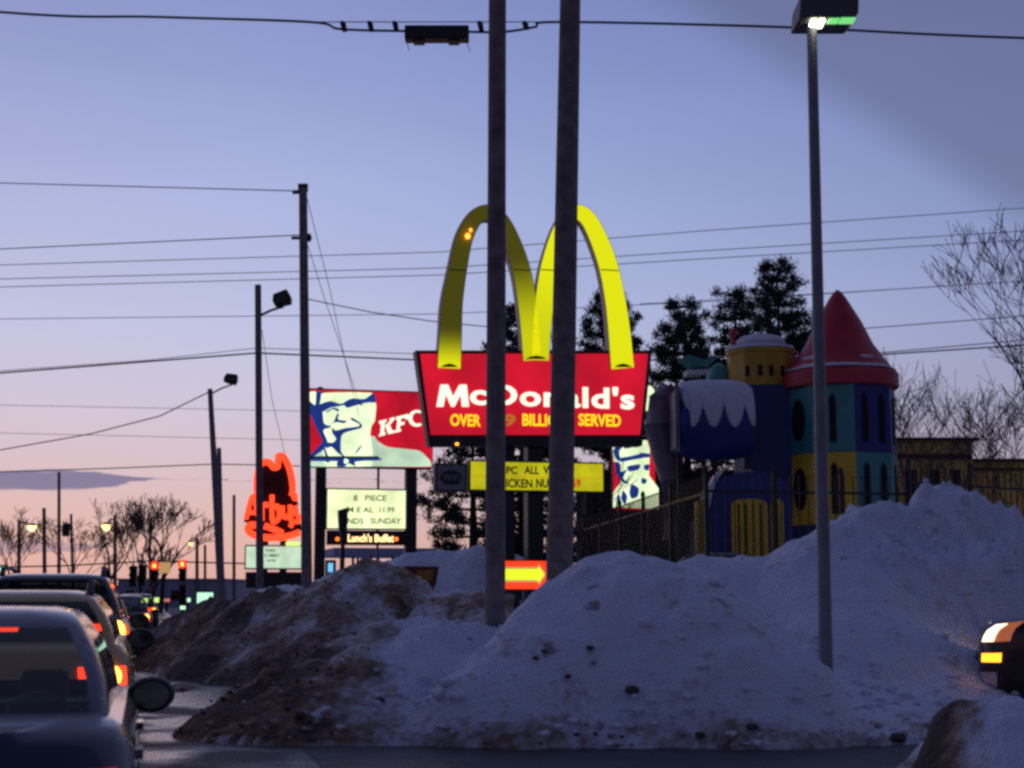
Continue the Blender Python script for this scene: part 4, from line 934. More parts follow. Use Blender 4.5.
# pale chute
pw = P(662, 430, YP+1.5); sp = (YP+1.5)/FPX
ch = empty('play_chute', (pw.x, pw.y, 0), 'pale faded curved plastic chute between the red sign and blue tunnel', 'play structure')
mb = MB(); mb.tube([(8*sp, .3, P(662,392,YP+1.5).z), (0, .1, P(662,400,YP+1.5).z), (-4*sp, 0, P(662,425,YP+1.5).z), (2*sp, 0, P(662,452,YP+1.5).z), (8*sp, 0, P(662,480,YP+1.5).z), (10*sp, 0, P(662,540,YP+1.5).z)], [.28, .36, .4, .38, .3, .3], 14); mb.build('tube', M['p_white'], ch, smooth=True)
mb = MB(); mb.box(3*sp, 14*sp, -.3, -.1, P(662,470,YP+1.5).z, P(662,388,YP+1.5).z); mb.build('striped_panel', mat('faded_red_panel', (.25, .10, .12), .6, noise_amt=.6, noise_scale=2.5), ch)
mb = MB(); mb.box(13*sp, 16*sp, -.3, -.1, 0, P(662,384,YP+1.5).z); mb.build('post', M['black'], ch)
# canopy on a mast behind
pm = P(702, 365, YP+5)
cn_ = empty('teal_canopy', (pm.x, pm.y, 0), 'small teal pointed canopy on a mast before the pines', 'play structure')
mb = MB(); sp = (YP+5)/FPX; zq = lambda py: P(702, py, YP+5).z
mb.prism([(-22*sp, zq(360)), (-15*sp, zq(357)), (0, zq(362)), (10*sp, zq(358)), (12*sp, zq(361)), (4*sp, zq(369)), (-12*sp, zq(367))], -.5, .5); mb.build('canopy', M['p_teal'], cn_)
mb = MB(); mb.box(-.06, .06, -.06, .06, 0, zq(366)); mb.build('mast', M['black'], cn_)
mb = MB(); mb.prism([(-18*sp, zq(372)), (10*sp, zq(371)), (8*sp, zq(375)), (-16*sp, zq(376))], -.4, .4); mb.build('snow_patch', M['snowcap'], cn_)

# toy gate house
pgx = P(756, 550, 33); sp = 33/FPX; zg = lambda py: P(756, py, 33).z
gh = empty('play_gatehouse', (pgx.x, pgx.y, 0), 'small playhouse with blue arched roof and yellow slatted doors', 'playhouse')
def archpts(x0, x1, ytop, ybase, n=14):
    cx_ = (x0+x1)/2; w_ = (x1-x0)/2
    return [((cx_+w_*math.cos(a))*sp, zg(ybase-(ybase-ytop)*min(1, math.sin(a)**.55 if a not in (0, math.pi) else 0))) for a in np.linspace(0, math.pi, n)]
out_ = [(37*sp, 0.0)]+[(p[0], p[1]) for p in archpts(-44, 37, 472, 505)]+[(-44*sp, 0.0)]
mb = MB(); mb.prism(out_, 0, 2.0); hb = mb.build('arched_shell', M['p_blue'], gh)
def slats(x0, x1, ytop, y0, par, yoff):
    f_ = MB(); pts = [(x1*sp, .3)]+archpts(x0, x1, ytop, ytop+8)+[(x0*sp, .3)]; f_.prism(pts, yoff-.05, yoff-.003); p_ = f_.build('slatted_door', M['p_yellow'], par)
    g_ = MB(); n__ = max(2, int((x1-x0)/6.5))
    for k in range(1, n__): xx = (x0+(x1-x0)*k/n__)*sp; g_.box(xx-.018, xx+.018, yoff-.062, yoff-.052, .35, zg(ytop+5))
    g_.build('slat_groove', M['hole'], p_)
slats(-24, 12, 499, 555, gh, 0); slats(15, 28, 499, 555, gh, 0)
# side wing angled away on the left
wg = MB(); wg.prism([(-44*sp, 0), (-44*sp, zg(500)), (-48*sp, zg(498)), (-56*sp, zg(500)), (-57*sp, 0)], .3, .8); wg.build('side_wing', M['p_yellow'], gh)
mb = MB(); mb.prism([(-46*sp, zg(510)), (-46*sp, zg(488)), (-40*sp, zg(476)), (-36*sp, zg(471.5)), (-30*sp, zg(470)), (-33*sp, zg(474)), (-39*sp, zg(482)), (-43*sp, zg(494))], -.06, .5); mb.build('snow_streak', M['snowcap'], gh)
mb = MB(); mb.lathe([(.09, zg(473)), (.09, zg(470)), (.02, zg(468))], 10, -3*sp, .3); mb.build('roof_knob', M['p_white'], gh)

# ------------------------------------------------------------------ iron fence
def fence(p0, p1, ztop, z0, label, npost, skip=()):
    a = Vector((p0[0], p0[1], 0)); b_ = Vector((p1[0], p1[1], 0)); Ln = (b_-a).length; ang = math.atan2(b_.y-a.y, b_.x-a.x)
    e = empty('iron_fence', (a.x, a.y, 0), label, 'fence', ang)
    mb = MB(); mb.box(0, Ln, -.02, .02, ztop-.32, ztop-.27); mb.build('rail', M['black'], e)
    mb = MB(); mb.box(0, Ln, -.02, .02, z0+.55, z0+.60); mb.build('rail', M['black'], e)
    pk = MB(); n = int(Ln/.19)
    for k in range(n+1):
        x = k*Ln/n
        pk.box(x-.009, x+.009, -.009, .009, z0, ztop); pk.add([(x-.02, 0, ztop), (x+.02, 0, ztop), (x, 0, ztop+.07), (x, .02, ztop), (x, -.02, ztop)], [(0, 3, 2), (3, 1, 2), (1, 4, 2), (4, 0, 2)])
    pk.build('picket_panel', M['black'], e)
    for k in range(npost+1):
        x = k*Ln/npost; mb = MB(); mb.box(x-.04, x+.04, -.04, .04, -.05, ztop+.08); mb.lathe([(.05, ztop+.08), (.06, ztop+.13), (.02, ztop+.2)], 8, x, 0); mb.build('post', M['black'], e)
cA = P(706, 480, 28.5); fence((P(584, 520, 46).x, 46), (cA.x, 28.5), 3.72, .1, 'black iron fence run receding left behind the snow mound', 5)
cB = P(906, 480, 29.5); fence((cA.x, 28.5), (cB.x, 29.5), 3.76, .1, 'black iron fence run in front of the castle playground', 3)
cC = P(1080, 480, 33); fence((cB.x+.05, 29.5), (cC.x, 33), 4.0, .1, 'black iron fence run on top of the tall snow pile at right', 3)

# ------------------------------------------------------------------ buildings
def building(name, px0, px1, ytop, Y, dep, label, wallm, roofm='dark', cat='building', yaw=0, band=None, fascia=3):
    f_ = Frame((px0+px1)/2, 560, Y, yaw); e = empty(name, f_.o, label, cat, yaw)
    a = f_.uv(px0, ytop); b_ = f_.uv(px1, ytop); zt_ = (a[1]+b_[1])/2
    mb = MB(); mb.box(a[0], b_[0], 0, dep, -.1, zt_); mb.build('wall', M[wallm], e)
    fh = fascia*Y/FPX; mb = MB(); mb.box(a[0]-.2, b_[0]+.2, -.25, dep+.2, zt_, zt_+fh); mb.build('roof', M[roofm], e)
    if band:
        q = f_.rect(px0, band[0], px1, band[1]); mb = MB(); mb.box(q[0], q[1], -.04, -.002, q[2], q[3]); mb.build('fascia_band', M['maroon'], e)
    return e, f_
e, f_ = building('ochre_building', 893, 972, 441, 52, 9, 'ochre flat-roofed building behind the bare thicket', 'ochre', band=(454, 459))
for x in (912, 935, 956):
    q = f_.rect(x-5, 470, x+5, 500); mb = MB(); mb.box(q[0], q[1], -.03, -.002, q[2], q[3]); mb.build('window', M['hole'], e)
e, f_ = building('ochre_annex', 973, 1100, 462, 54, 9, 'lower ochre wing at the right edge behind the fence', 'ochre', 'maroon', band=(468, 471))
e, f_ = building('dark_shelter', 586, 800, 474, 49, 8, 'dark brown building behind the play structures and iron fence', 'brownwall', 'black')
for x in (600, 665, 690):
    q = f_.rect(x-6, 500, x+6, 530); mb = MB(); mb.box(q[0], q[1], -.05, -.002, q[2], q[3]); mb.build('window', M['darkglass'], e)
e, f_ = building('grey_warehouse', 118, 222, 580, 150, 30, 'long low grey building beyond the traffic signals', 'greywall', 'greywall', fascia=1.5)
for x in (130, 150, 175, 205):
    q = f_.rect(x-4, 590, x+4, 600); mb = MB(); mb.box(q[0], q[1], -.05, -.002, q[2], q[3]); mb.build('window', M['darkglass'], e)
# filling-station canopy
f_ = Frame(385, 552, 78, YAW); e = empty('station_canopy', f_.o, 'pale grey flat canopy on thin posts seen beneath the billboard', 'canopy', YAW)
q = f_.rect(334, 548, 437, 556); mb = MB(); mb.box(q[0], q[1], 0, 6, q[2], q[3]); mb.build('canopy_roof', M['greywall'], e)
for x in (354, 372, 394, 424):
    for dy_ in (.4, 5.4):
        q = f_.rect(x-1.1, 556, x+1.1, 600); mb = MB(); mb.box(q[0], q[1], dy_, dy_+.2, -.05, q[3]); mb.build('post', M['dark'], e)
# van behind the snow
# distant lit shop signs
SG = 'lit shop signs low on the far horizon'
def litbox(px0, px1, py0, py1, Y, m, label):
    f_ = Frame((px0+px1)/2, py0, Y, YAW); e = empty('shop_sign', f_.o, label, 'sign', YAW, SG)
    q = f_.rect(px0, py0, px1, py1); mb = MB(); mb.box(q[0]-.1, q[1]+.1, .0, .3, q[2]-.1, q[3]+.1); mb.build('sign_cabinet', M['dark'], e)
    mb = MB(); mb.box(q[0], q[1], -.03, -.002, q[2], q[3]); mb.build('lit_face', M[m], e)
    mb = MB(); c_ = (q[0]+q[1])/2; mb.box(c_-.1, c_+.1, .31, .45, -.05, q[2]); mb.build('post', M['dark'], e)
litbox(197, 213, 592.5, 604, 100, 'mintlit', 'largest far lit sign, mint white, beside the leaning pole foot')
litbox(184.5, 190.5, 598, 602, 110, 'mintlit', 'narrow mint lit sign left of the largest far sign')
litbox(180, 185.5, 605.5, 609.5, 105, 'mintlit', 'lowest tiny mint lit sign just above the far bank')
litbox(141.5, 148, 598, 602.5, 115, 'limelit', 'left lime lit sign of two side by side')
litbox(150, 160, 597.5, 602.5, 115, 'limelit', 'right, wider lime lit sign of two side by side')
litbox(163.5, 170, 598.5, 602, 115, 'pinklit', 'dim pink lit sign between the lime and mint signs')
litbox(-3, 4, 566, 572, 110, 'mintlit', 'teal lit sign at the extreme left edge over the white car')

# ------------------------------------------------------------------ traffic signals on a span
YT = 92
span = cable([(-60,568),(60,566),(150,561),(186,562),(262,564)], YT, .05, 'taut span wire carrying the red traffic signals')
def signal(px, py, label, lit=True):
    p = P(px, py, YT); e = empty('traffic_signal', (p.x, p.y, p.z), label, 'traffic signal', 0, 'traffic signals hanging over the junction')
    mb = MB(); mb.box(-.21, .21, -.02, .3, -.95, .32); hs_ = mb.build('housing', M['black'], e, bevel=.03)
    for k, zc1 in enumerate((.08, -.3, -.68)):
        on = lit and k == 0; r_ = .17 if not on else .27
        mb = MB(); mb.prism([(r_*math.cos(a), zc1+r_*math.sin(a)) for a in np.linspace(0, 6.283, 17)[:-1]], -.06, -.025); mb.build('lens', M['bulbr'] if on else M['hole'], hs_)
        if on: mb = MB(); mb.prism([(.10*math.cos(a), zc1+.14*math.sin(a)) for a in np.linspace(0, 6.283, 17)[:-1]], -.08, -.062); mb.build('bulb', mat('lit_signal_bulb', (1, .5, .3), .3, emis=(3.0, .95, .22), es=1.0), hs_)
        v_ = MB(); v_.prism([(.22*math.cos(a), zc1+.22*math.sin(a)) for a in np.linspace(0, 3.14, 9)]+[(.2*math.cos(a), zc1+.2*math.sin(a)) for a in np.linspace(3.14, 0, 9)], -.22, -.02); v_.build('visor', M['black'], hs_)
    mb = MB(); mb.tube([(0, .1, .3), (0, .1, max(.35, P(px, 562, YT).z-p.z))], .04, 5); mb.build('hanger', M['dark'], e)
signal(154.5, 567, 'left red traffic signal of the two lit ones')
signal(182.5, 565.5, 'right red traffic signal, brightest of the two lit ones')
for px, py, lb_ in ((133, 571, 'unlit signal seen from behind, left of the lit red ones'), (142.5, 570, 'taller unlit signal seen from behind next to the left red one'), (183, 590, 'small unlit signal below the right red one')):
    signal(px, py, lb_, False)
p = P(165, 567, YT); f_ = empty('span_sign', p, 'tan square sign hanging between the two red signals', 'sign')
mb = MB(); mb.box(-.34, .34, 0, .04, -.38, .36); mb.build('panel', M['tan'], f_)
mb = MB(); mb.tube([(0, .06, .3), (0, .06, .62)], .03, 5); mb.build('hanger', M['dark'], f_)

# ------------------------------------------------------------------ trees
def bare_tree(px, pybase, Y, top_py, label, seed, spread=.55, levels=6, trunk_r=.12, lean=(0, 0), name='bare_tree', stems=1, twig=.012, group=None):
    rnd = random.Random(seed); b = P(px, pybase, Y); z0 = min(gz(b.x, b.y) if b.y < 84 else 0, 3)-.1; Hh = P(px, top_py, Y).z-z0
    e = empty(name, (b.x, b.y, z0), label, 'tree', group=group)
    tr, cr_ = MB(), MB()
    def grow(p, d, ln, r_, lv):
        pts = [p]; q = p.copy(); dd_ = d.copy()
        for k in range(3):
            dd_ = (dd_+Vector((rnd.gauss(0, .13), rnd.gauss(0, .13), rnd.gauss(.03, .08)))).normalized(); q = q+dd_*ln/3; pts.append(q.copy())
        r1 = max(r_*.62, twig)
        (tr if lv == 0 else cr_).tube(pts, [r_, r_*.87, r_*.74, r1], 7 if lv < 2 else (4 if lv < 4 else 3), cap=False)
        if lv >= levels: return
        n_ = 3 if lv < 3 else rnd.choice((2, 3, 3))
        for k in range(n_):
            t_ = pts[rnd.choice((2, 3, 3))] if k else pts[3]
            ax = Vector((rnd.gauss(0, 1), rnd.gauss(0, 1), rnd.gauss(0, .35))).normalized()
            nd = (dd_+ax*spread*(.35 if k == 0 else 1)*rnd.uniform(.7, 1.3)+Vector((0, 0, .14))).normalized()
            grow(t_, nd, ln*rnd.uniform(.62, .86), max(r1*(.95 if k == 0 else .7), twig), lv+1)
    tot = sum(.75**k for k in range(levels+1))
    for s_ in range(stems):
        d0 = Vector((lean[0]+(rnd.gauss(0, .25) if stems > 1 else 0), lean[1], 1)).normalized()
        grow(Vector((rnd.gauss(0, .15) if stems > 1 else 0, 0, 0)), d0, Hh/tot*1.12, trunk_r, 0)
    zm = max(v[2] for v in cr_.v); kx = Hh/zm
    for q_ in (tr, cr_): q_.v = [(v[0]*kx, v[1]*kx, v[2]*kx) for v in q_.v]
    tr.build('trunk', M['bark'], e, smooth=True); cr_.build('crown', M['twig'], e)
    return e
BG = 'bare trees on the far side of the junction'
bare_tree(15, 600, 120, 505, 'bare tree at the far left edge, behind the left street lamp', 11, .6, 6, .2, twig=.022, group=BG)
bare_tree(78, 600, 118, 515, 'sparse bare tree behind the transformer pole', 12, .7, 6, .16, twig=.020, group=BG)
bare_tree(112, 602, 115, 497, 'broad bare tree rising behind the second street lamp', 13, .65, 6, .22, twig=.022, group=BG)
bare_tree(138, 602, 125, 497, 'bare tree in the middle of the far clump', 14, .55, 6, .2, twig=.022, group=BG)
bare_tree(160, 602, 110, 492, 'tallest bare tree of the far clump, just left of the red signals', 15, .55, 6, .24, (.1, 0), twig=.022, group=BG)
bare_tree(148, 604, 100, 540, 'forked low bare tree directly behind the left red signal', 16, .6, 5, .2, (.3, 0), twig=.025, group=BG)
RG = 'bare trees behind the playground fence'
bare_tree(1064, 540, 40, 218, 'large bare tree leaning in from the right edge', 23, .75, 7, .27, (-.16, 0), twig=.012, group=RG)
bare_tree(1040, 540, 46, 350, 'smaller bare tree low at the right edge', 24, .85, 6, .12, (-.25, 0), twig=.010, group=RG)
bare_tree(925, 540, 46, 345, 'dense bare thicket right beside the castle tower', 25, .7, 5, .06, (0, 0), stems=3, twig=.010, group=RG)
bare_tree(955, 540, 47, 385, 'thin low bare thicket before the ochre building', 26, .8, 5, .05, (0, 0), stems=3, twig=.010, group=RG)
bare_tree(590, 560, 38, 455, 'thin bare shrub by the wide pole and fence end', 27, .7, 5, .05, (0, 0), stems=2, twig=.010, group=RG)

def pine(px, Y, top_py, bot_py, halfw, label, seed, dens=1.0, gaps=.25, side=0):
    rnd = random.Random(seed); b = P(px, 560, Y); z0 = max(gz(b.x, b.y), -.05) if b.y < 84 else 0
    zt_ = P(px, top_py, Y).z; zb = P(px, bot_py, Y).z; R_ = halfw*Y/FPX; Hc = zt_-zb
    e = empty('pine_tree', (b.x, b.y, z0), label, 'tree', group='dark pines behind the signs')
    tr = MB(); tr.tube([(0, 0, 0), (.05, 0, (zt_-z0)*.5), (0, 0, zt_-z0-.3)], [.22, .15, .04], 8)
    cr_ = MB(); lim = MB(); n_wh = int(Hc/.52)+2
    def clump(c_, s_):
        for k in range(int(110*dens)):
            d = Vector((rnd.gauss(0, 1), rnd.gauss(0, 1), rnd.gauss(0, .8))); d.normalize()
            p_ = c_+d*s_*rnd.uniform(.1, 1)*Vector((1, 1, .75)).length/1.6
            t_ = Vector((rnd.gauss(0, 1), rnd.gauss(0, 1), rnd.gauss(.5, 1))).normalized(); l_ = rnd.uniform(.10, .22); w_ = t_.orthogonal().normalized()*rnd.uniform(.018, .034)
            cr_.add([p_-w_, p_+w_, p_+t_*l_+w_*.5, p_+t_*l_-w_*.5], [(0, 1, 2, 3)])
    for i in range(n_wh):
        f_ = i/(n_wh-1); z = zt_-z0-.15-f_*Hc
        prof = (math.sin(min(1, f_*1.25+.12)*math.pi*.62))**.9
        n_b = rnd.choice((4, 5, 6))
        a0_ = rnd.random()*6.28
        for k in range(n_b):
            if rnd.random() < gaps*f_: continue
            a = a0_+k*6.283/n_b+rnd.gauss(0, .2); ln = R_*prof*rnd.uniform(.6, 1.12)+.15
            end = Vector((math.cos(a)*ln, math.sin(a)*ln, z+.28*ln*rnd.uniform(.2, 1.1)))
            lim.tube([(0, 0, z), Vector((math.cos(a)*ln*.5, math.sin(a)*ln*.5, z-.02)), end], [.05, .035, .015], 4, cap=False)
            m_ = max(1, int(ln/.32))
            for j in range(m_):
                t_ = 1-j*.78/max(1, m_)*rnd.uniform(.8, 1.1)
                c_ = Vector((math.cos(a)*ln*t_, math.sin(a)*ln*t_, z+.2*ln*t_*.6+rnd.gauss(0, .06)))+Vector((rnd.gauss(0, .12), rnd.gauss(0, .12), 0))
                clump(c_, rnd.uniform(.24, .44))
    tr.add(lim.v, lim.f); tr.build('trunk', M['bark'], e, smooth=True); cr_.build('crown', M['needle'], e)
pine(522, 58, 308, 560, 48, 'pine whose tip shows between the two thick poles', 31, .9)
pine(612, 60, 296, 560, 46, 'pine rising just right of the wide pole under the right arch', 32, 1.0, .15)
pine(688, 62, 303, 520, 40, 'rounded pine between the red sign and the yellow turret', 33, 1.1, .15)
pine(740, 64, 292, 520, 30, 'narrower pine against the left of the tallest pine', 34, 1.0, .1)
pine(784, 62, 266, 520, 46, 'tallest pine, behind the yellow turret and lamp post', 35, 1.2, .05)
pine(472, 57, 438, 560, 50, 'low sparse pine under the red sign with drooping left branches', 36, .55, .5)

# ------------------------------------------------------------------ vehicles
def plan_pts(yr, yf, hw, rc):
    pts = []
    def seg(a, b_, n):
        for k in range(n): pts.append((a[0]+(b_[0]-a[0])*k/n, a[1]+(b_[1]-a[1])*k/n))
    def arc(cx_, cy_, a0_, n):
        for k in range(n): a = a0_+math.pi/2*k/n; pts.append((cx_+rc*math.cos(a), cy_+rc*math.sin(a)))
    seg((-(hw-rc), yr), (hw-rc, yr), 6); arc(hw-rc, yr+rc, -math.pi/2, 4)
    seg((hw, yr+rc), (hw, yf-rc), 16); arc(hw-rc, yf-rc, 0, 4)
    seg((hw-rc, yf), (-(hw-rc), yf), 6); arc(-(hw-rc), yf-rc, math.pi/2, 4)
    seg((-hw, yf-rc), (-hw, yr+rc), 16); arc(-(hw-rc), yr+rc, math.pi, 4)
    return pts
def car(name, label, cat, pos, ang, L_, W, belt, roof, gr, gf, paint, group=None, tail=True, lit=True, rails=False, glassm='glass', hoodrise=.0, square=False, front=False, mirrors=True, headlit=False, tl=(.66, .86), tlw=(4.6, 8.2), bulb_r=.09):
    """pos: rear centre on the ground; ang: heading about z (0 = facing +y). gr=(base y, top y) rear glass, gf=(base y, top y) windscreen"""
    e = empty(name, (pos[0], pos[1], .0), label, cat, ang, group)
    hw_ = W/2; sh = .3 if not square else .15
    rings = [(.24, .16, L_-.14, hw_*.90, .12), (.30, .08, L_-.06, hw_*.95, .2), (.5, 0, L_, hw_*.99, .28), (belt*.78, .02, L_-.03, hw_, .3), (belt*.93, .08 if not square else .03, L_-.12, hw_*.975, .3), (belt, .16 if not square else .05, L_-.26, hw_*.92, .3)]
    g0 = (belt+.015, gr[0], gf[0], hw_*.85, .13); g1 = (roof-.07, gr[1], gf[1], hw_*(.66 if not square else .76), .11)
    def gi(t_, bul=0): return tuple(g0[i]+(g1[i]-g0[i])*t_ for i in range(5))
    gl = []
    for t_ in (0, .05, .35, .65, .94, 1.0):
        r_ = list(gi(t_)); bl = math.sin(t_*math.pi)*.035; r_[1] -= bl*.8; r_[2] += bl; r_[3] += bl; gl.append(tuple(r_))
    rf = [(roof-.03, gr[1]+.10, gf[1]-.10, g1[3]*.93, .2), (roof-.005, gr[1]+.28, gf[1]-.3, g1[3]*.75, .2), (roof, gr[1]+.6, gf[1]-.6, g1[3]*.3, .08)]
    allr = rings+gl+rf; NB = len(rings)
    def ring(r_, lo): 
        pts = plan_pts(*r_[1:]); z = []
        for (x, y) in pts:
            zz_ = r_[0]
            if lo and y > gf[0]: zz_ -= (y-gf[0])/(L_-gf[0])*.22*(zz_/belt)**3
            if lo and y < gr[0]: zz_ += .0
            z.append((x, y, zz_))
        return z
    V_ = [ring(r_, i < NB) for i, r_ in enumerate(allr)]; Mn = 60
    body, gls = MB(), {'rear_window': MB(), 'windscreen': MB(), 'side_window': MB(), 'side_window.': MB()}
    verts = [v for rg in V_ for v in rg]; fb = []; fg = {k: [] for k in gls}
    for i in range(len(allr)-1):
        for k in range(Mn):
            k2 = (k+1) % Mn; f_ = (i*Mn+k, i*Mn+k2, (i+1)*Mn+k2, (i+1)*Mn+k)
            kind = None
            if NB+1 <= i < NB+4:
                if k in range(0, 6) or k in (6, 59): kind = 'rear_window'
                elif 30 <= k < 36 or k in (29, 36): kind = 'windscreen'
                elif 12 <= k < 25 and k != 18: kind = 'side_window'
                elif 41 <= k < 54 and k != 47: kind = 'side_window.'
            (fg[kind] if kind else fb).append(f_)
    fb.append(tuple((len(allr)-1)*Mn+k for k in range(Mn))); fb.append(tuple(range(Mn-1, -1, -1)))
    def sub(fs_):
        u_ = sorted({i for f_ in fs_ for i in f_}); mp_ = {i: k for k, i in enumerate(u_)}; m_ = MB(); m_.v = [verts[i] for i in u_]; m_.f = [tuple(mp_[i] for i in f_) for f_ in fs_]; return m_
    bo = sub(fb).build('body', paint, e, smooth=True)
    for k_, fs_ in fg.items(): sub(fs_).build(k_.rstrip('.'), M[glassm], e, smooth=True)
    def S(k, z):            # point on the body shell
        rs = rings
        for a, b_ in zip(range(len(rs)-1), range(1, len(rs))):
            if rs[a][0] <= z <= rs[b_][0]:
                t_ = (z-rs[a][0])/(rs[b_][0]-rs[a][0]); break
        else: a, b_, t_ = len(rs)-2, len(rs)-1, 1
        def pk(rg, k):
            i = int(math.floor(k)) % Mn; j = (i+1) % Mn; f_ = k-math.floor(k); return Vector(rg[i]).lerp(Vector(rg[j]), f_)
        return pk(V_[a], k).lerp(pk(V_[b_], k), t_)
    def patch(k0, k1, z0_, z1_, off, name_, m_, par=e, nk=7, nz_=4, bul=0):
        mb = MB(); cen = Vector((0, L_/2, 0)); vs_ = []
        for layer in (0, 1):
            for j in range(nz_):
                for i in range(nk):
                    k = k0+(k1-k0)*i/(nk-1); z = z0_+(z1_-z0_)*j/(nz_-1); p_ = S(k % 60, z)
                    d_ = S((k+.3) % 60, z)-S((k-.3) % 60, z); nn = Vector((d_.y, -d_.x, 0)).normalized()
                    o_ = (off+bul*math.sin(math.pi*i/(nk-1))*math.sin(math.pi*j/(nz_-1))) if layer else -.03
                    vs_.append(p_+nn*o_)
        q_ = nk*nz_; fs_ = []
        for j in range(nz_-1):
            for i in range(nk-1):
                a = j*nk+i; fs_.append((q_+a, q_+a+1, q_+a+1+nk, q_+a+nk))
        ed = [i for i in range(nk)]+[j*nk+nk-1 for j in range(1, nz_)]+[(nz_-1)*nk+i for i in range(nk-2, -1, -1)]+[j*nk for j in range(nz_-2, 0, -1)]
        for a, b_ in zip(ed, ed[1:]+ed[:1]): fs_.append((a, b_, q_+b_, q_+a))
        mb.add(vs_, fs_); return mb.build(name_, m_, par, smooth=True)
    patch(-3, 9.5, .30, .52, .03, 'rear_bumper', M['trim'] if square else paint)
    patch(26.5, 39.5, .28, .50, .03, 'front_bumper', M['chrome'] if front else M['trim'])
    if tail:
        for (k0, k1) in ((tlw[0], tlw[1]), (60+6-tlw[1], 60+6-tlw[0])):
            t_o = patch(k0, k1, belt*tl[0], belt*tl[1], .012, 'tail_light', M['taillit'] if lit else M['taillens'])
            if lit: 
                km = (k0+k1)/2+(.1 if k0 < 30 else -.1); pb_ = S(km % 60, belt*(tl[0]+tl[1])/2); bb_ = MB(); bb_.lathe([(.01, -1), (.55, -.85), (.9, -.45), (1, 0), (.9, .45), (.55, .85), (.01, 1)], 14); bb_.v = [(v[0]*bulb_r+pb_.x+(.02 if k0 < 30 else -.02), v[1]*bulb_r*.6+pb_.y-.045, v[2]*bulb_r*1.15+pb_.z) for v in bb_.v]; bb_.build('bulb', M['bulb'], t_o, smooth=True)
    patch(2, 4, belt*.62, belt*.76, .012, 'number_plate', mat('plate', (.5, .5, .45), .5))
    for (k0, k1) in ((26.2, 28.8), (37.2, 39.8)):
        patch(k0, k1, belt*.62, belt*.80, .012, 'headlight', M['head'] if headlit else M['alloy'])
    patch(11.6, 11.66, .35, belt*.92, .003, 'door_seam', M['hole'], e, 3); patch(18.2, 18.26, .35, belt*.92, .003, 'door_seam', M['hole'], e, 3); patch(23.8, 23.86, .35, belt*.92, .003, 'door_seam', M['hole'], e, 3)
    patch(13, 14, belt*.80, belt*.84, .03, 'door_handle', paint, e, 4, 3); patch(19.5, 20.5, belt*.80, belt*.84, .03, 'door_handle', paint, e, 4, 3)
    # interior
    mb = MB(); mb.box(-hw_*.8, hw_*.8, gr[0]+.1, gf[0]-.2, .3, .4); mb.build('cabin_floor', M['seatm'], e)
    mb = MB(); mb.box(-hw_*.82, hw_*.82, gf[0]-.55, gf[0]-.1, .5, belt-.06); mb.build('dashboard', M['seatm'], e)
    for x in (-.38, .38):
        yc = gf[1]+.0; mb = MB(); mb.box(x-.2, x+.2, yc-.75, yc-.62, .45, belt-.02); st1 = mb.build('front_seat', M['seatm'], e, bevel=.05)
        mb = MB(); mb.box(x-.12, x+.12, yc-.74, yc-.64, belt+.0, belt+.16); mb.build('headrest', M['seatm'], st1, bevel=.04)
    mb = MB(); mb.box(-hw_*.78, hw_*.78, gr[0]+.35, gr[0]+.5, .45, belt-.06); rs1 = mb.build('rear_seat', M['seatm'], e, bevel=.05)
    for x in (-.4, .4):
        mb = MB(); mb.lathe([(.11, belt-.08), (.14, belt-.02), (.13, belt+.06), (.05, belt+.10)], 12, x, gr[0]+.42); mb.build('headrest', M['seatm'], rs1, smooth=True)
    if mirrors:
        for s_ in (-1, 1):
            x = s_*(hw_*.92+.13); y = gf[0]-.52; zc1 = belt-.03
            mb = MB(); prof = [(.092, -.05), (.105, -.03), (.108, .02), (.095, .06), (.03, .11)]
            mb.lathe(prof, 16); mb.v = [(v[0]*1.25+x, v[2]+y, v[1]*.95+zc1) for v in mb.v]; m1 = mb.build('wing_mirror', M['trim'], e, smooth=True)
            mb = MB(); mb.lathe([(.082, .001), (.082, .004)], 16); mb.v = [(v[0]*1.2+x, -v[2]+y-.05, v[1]*.92+zc1) for v in mb.v]; mb.build('mirror_glass', M['mirror'], m1)
            mb = MB(); mb.tube([(x-s_*.09, y, zc1-.02), (x-s_*.22, y+.03, zc1-.04)], .03, 6); mb.build('mirror_stalk', M['trim'], m1)
    if rails:
        for s_ in (-1, 1):
            x = s_*g1[3]*.92; y0_, y1_ = gr[1]+.25, gf[1]-.35
            mb = MB(); mb.tube([(x, y0_, roof-.05), (x, y0_+.12, roof+.05), (x, (y0_+y1_)/2, roof+.07), (x, y1_-.12, roof+.05), (x, y1_, roof-.03)], [.035, .028, .022, .028, .035], 8); mb.build('roof_rail', M['trim'], e, smooth=True)
    wr = .32 if not square else .38
    for (x, y) in ((-1, .8), (1, .8), (-1, L_-.85), (1, L_-.85)):
        xx = x*(hw_-.11)
        mb = MB(); mb.lathe([(wr*.6, -.1), (wr*.95, -.1), (wr, -.06), (wr, .06), (wr*.95, .1), (wr*.6, .1)], 26); mb.v = [(v[2]+xx, v[0]+y, v[1]+wr) for v in mb.v]; w_ = mb.build('wheel', M['rubber'], e, smooth=True)
        mb = MB(); mb.lathe([(wr*.62, -.09), (wr*.5, -.03), (wr*.2, -.07), (.02, -.075)], 12) ; mb.v = [((v[2]*-x*1.05 if x > 0 else v[2])*1.0+xx+(.0), v[0]+y, v[1]+wr) for v in mb.v]; mb.build('rim', M['alloy'], w_, smooth=True)
        mb = MB(); ah = [(math.cos(a)*(wr+.06), math.sin(a)*(wr+.06)) for a in np.linspace(0, math.pi, 13)]; x0_, x1_ = (hw_*.985, hw_*1.004) if x > 0 else (-hw_*1.004, -hw_*.985)
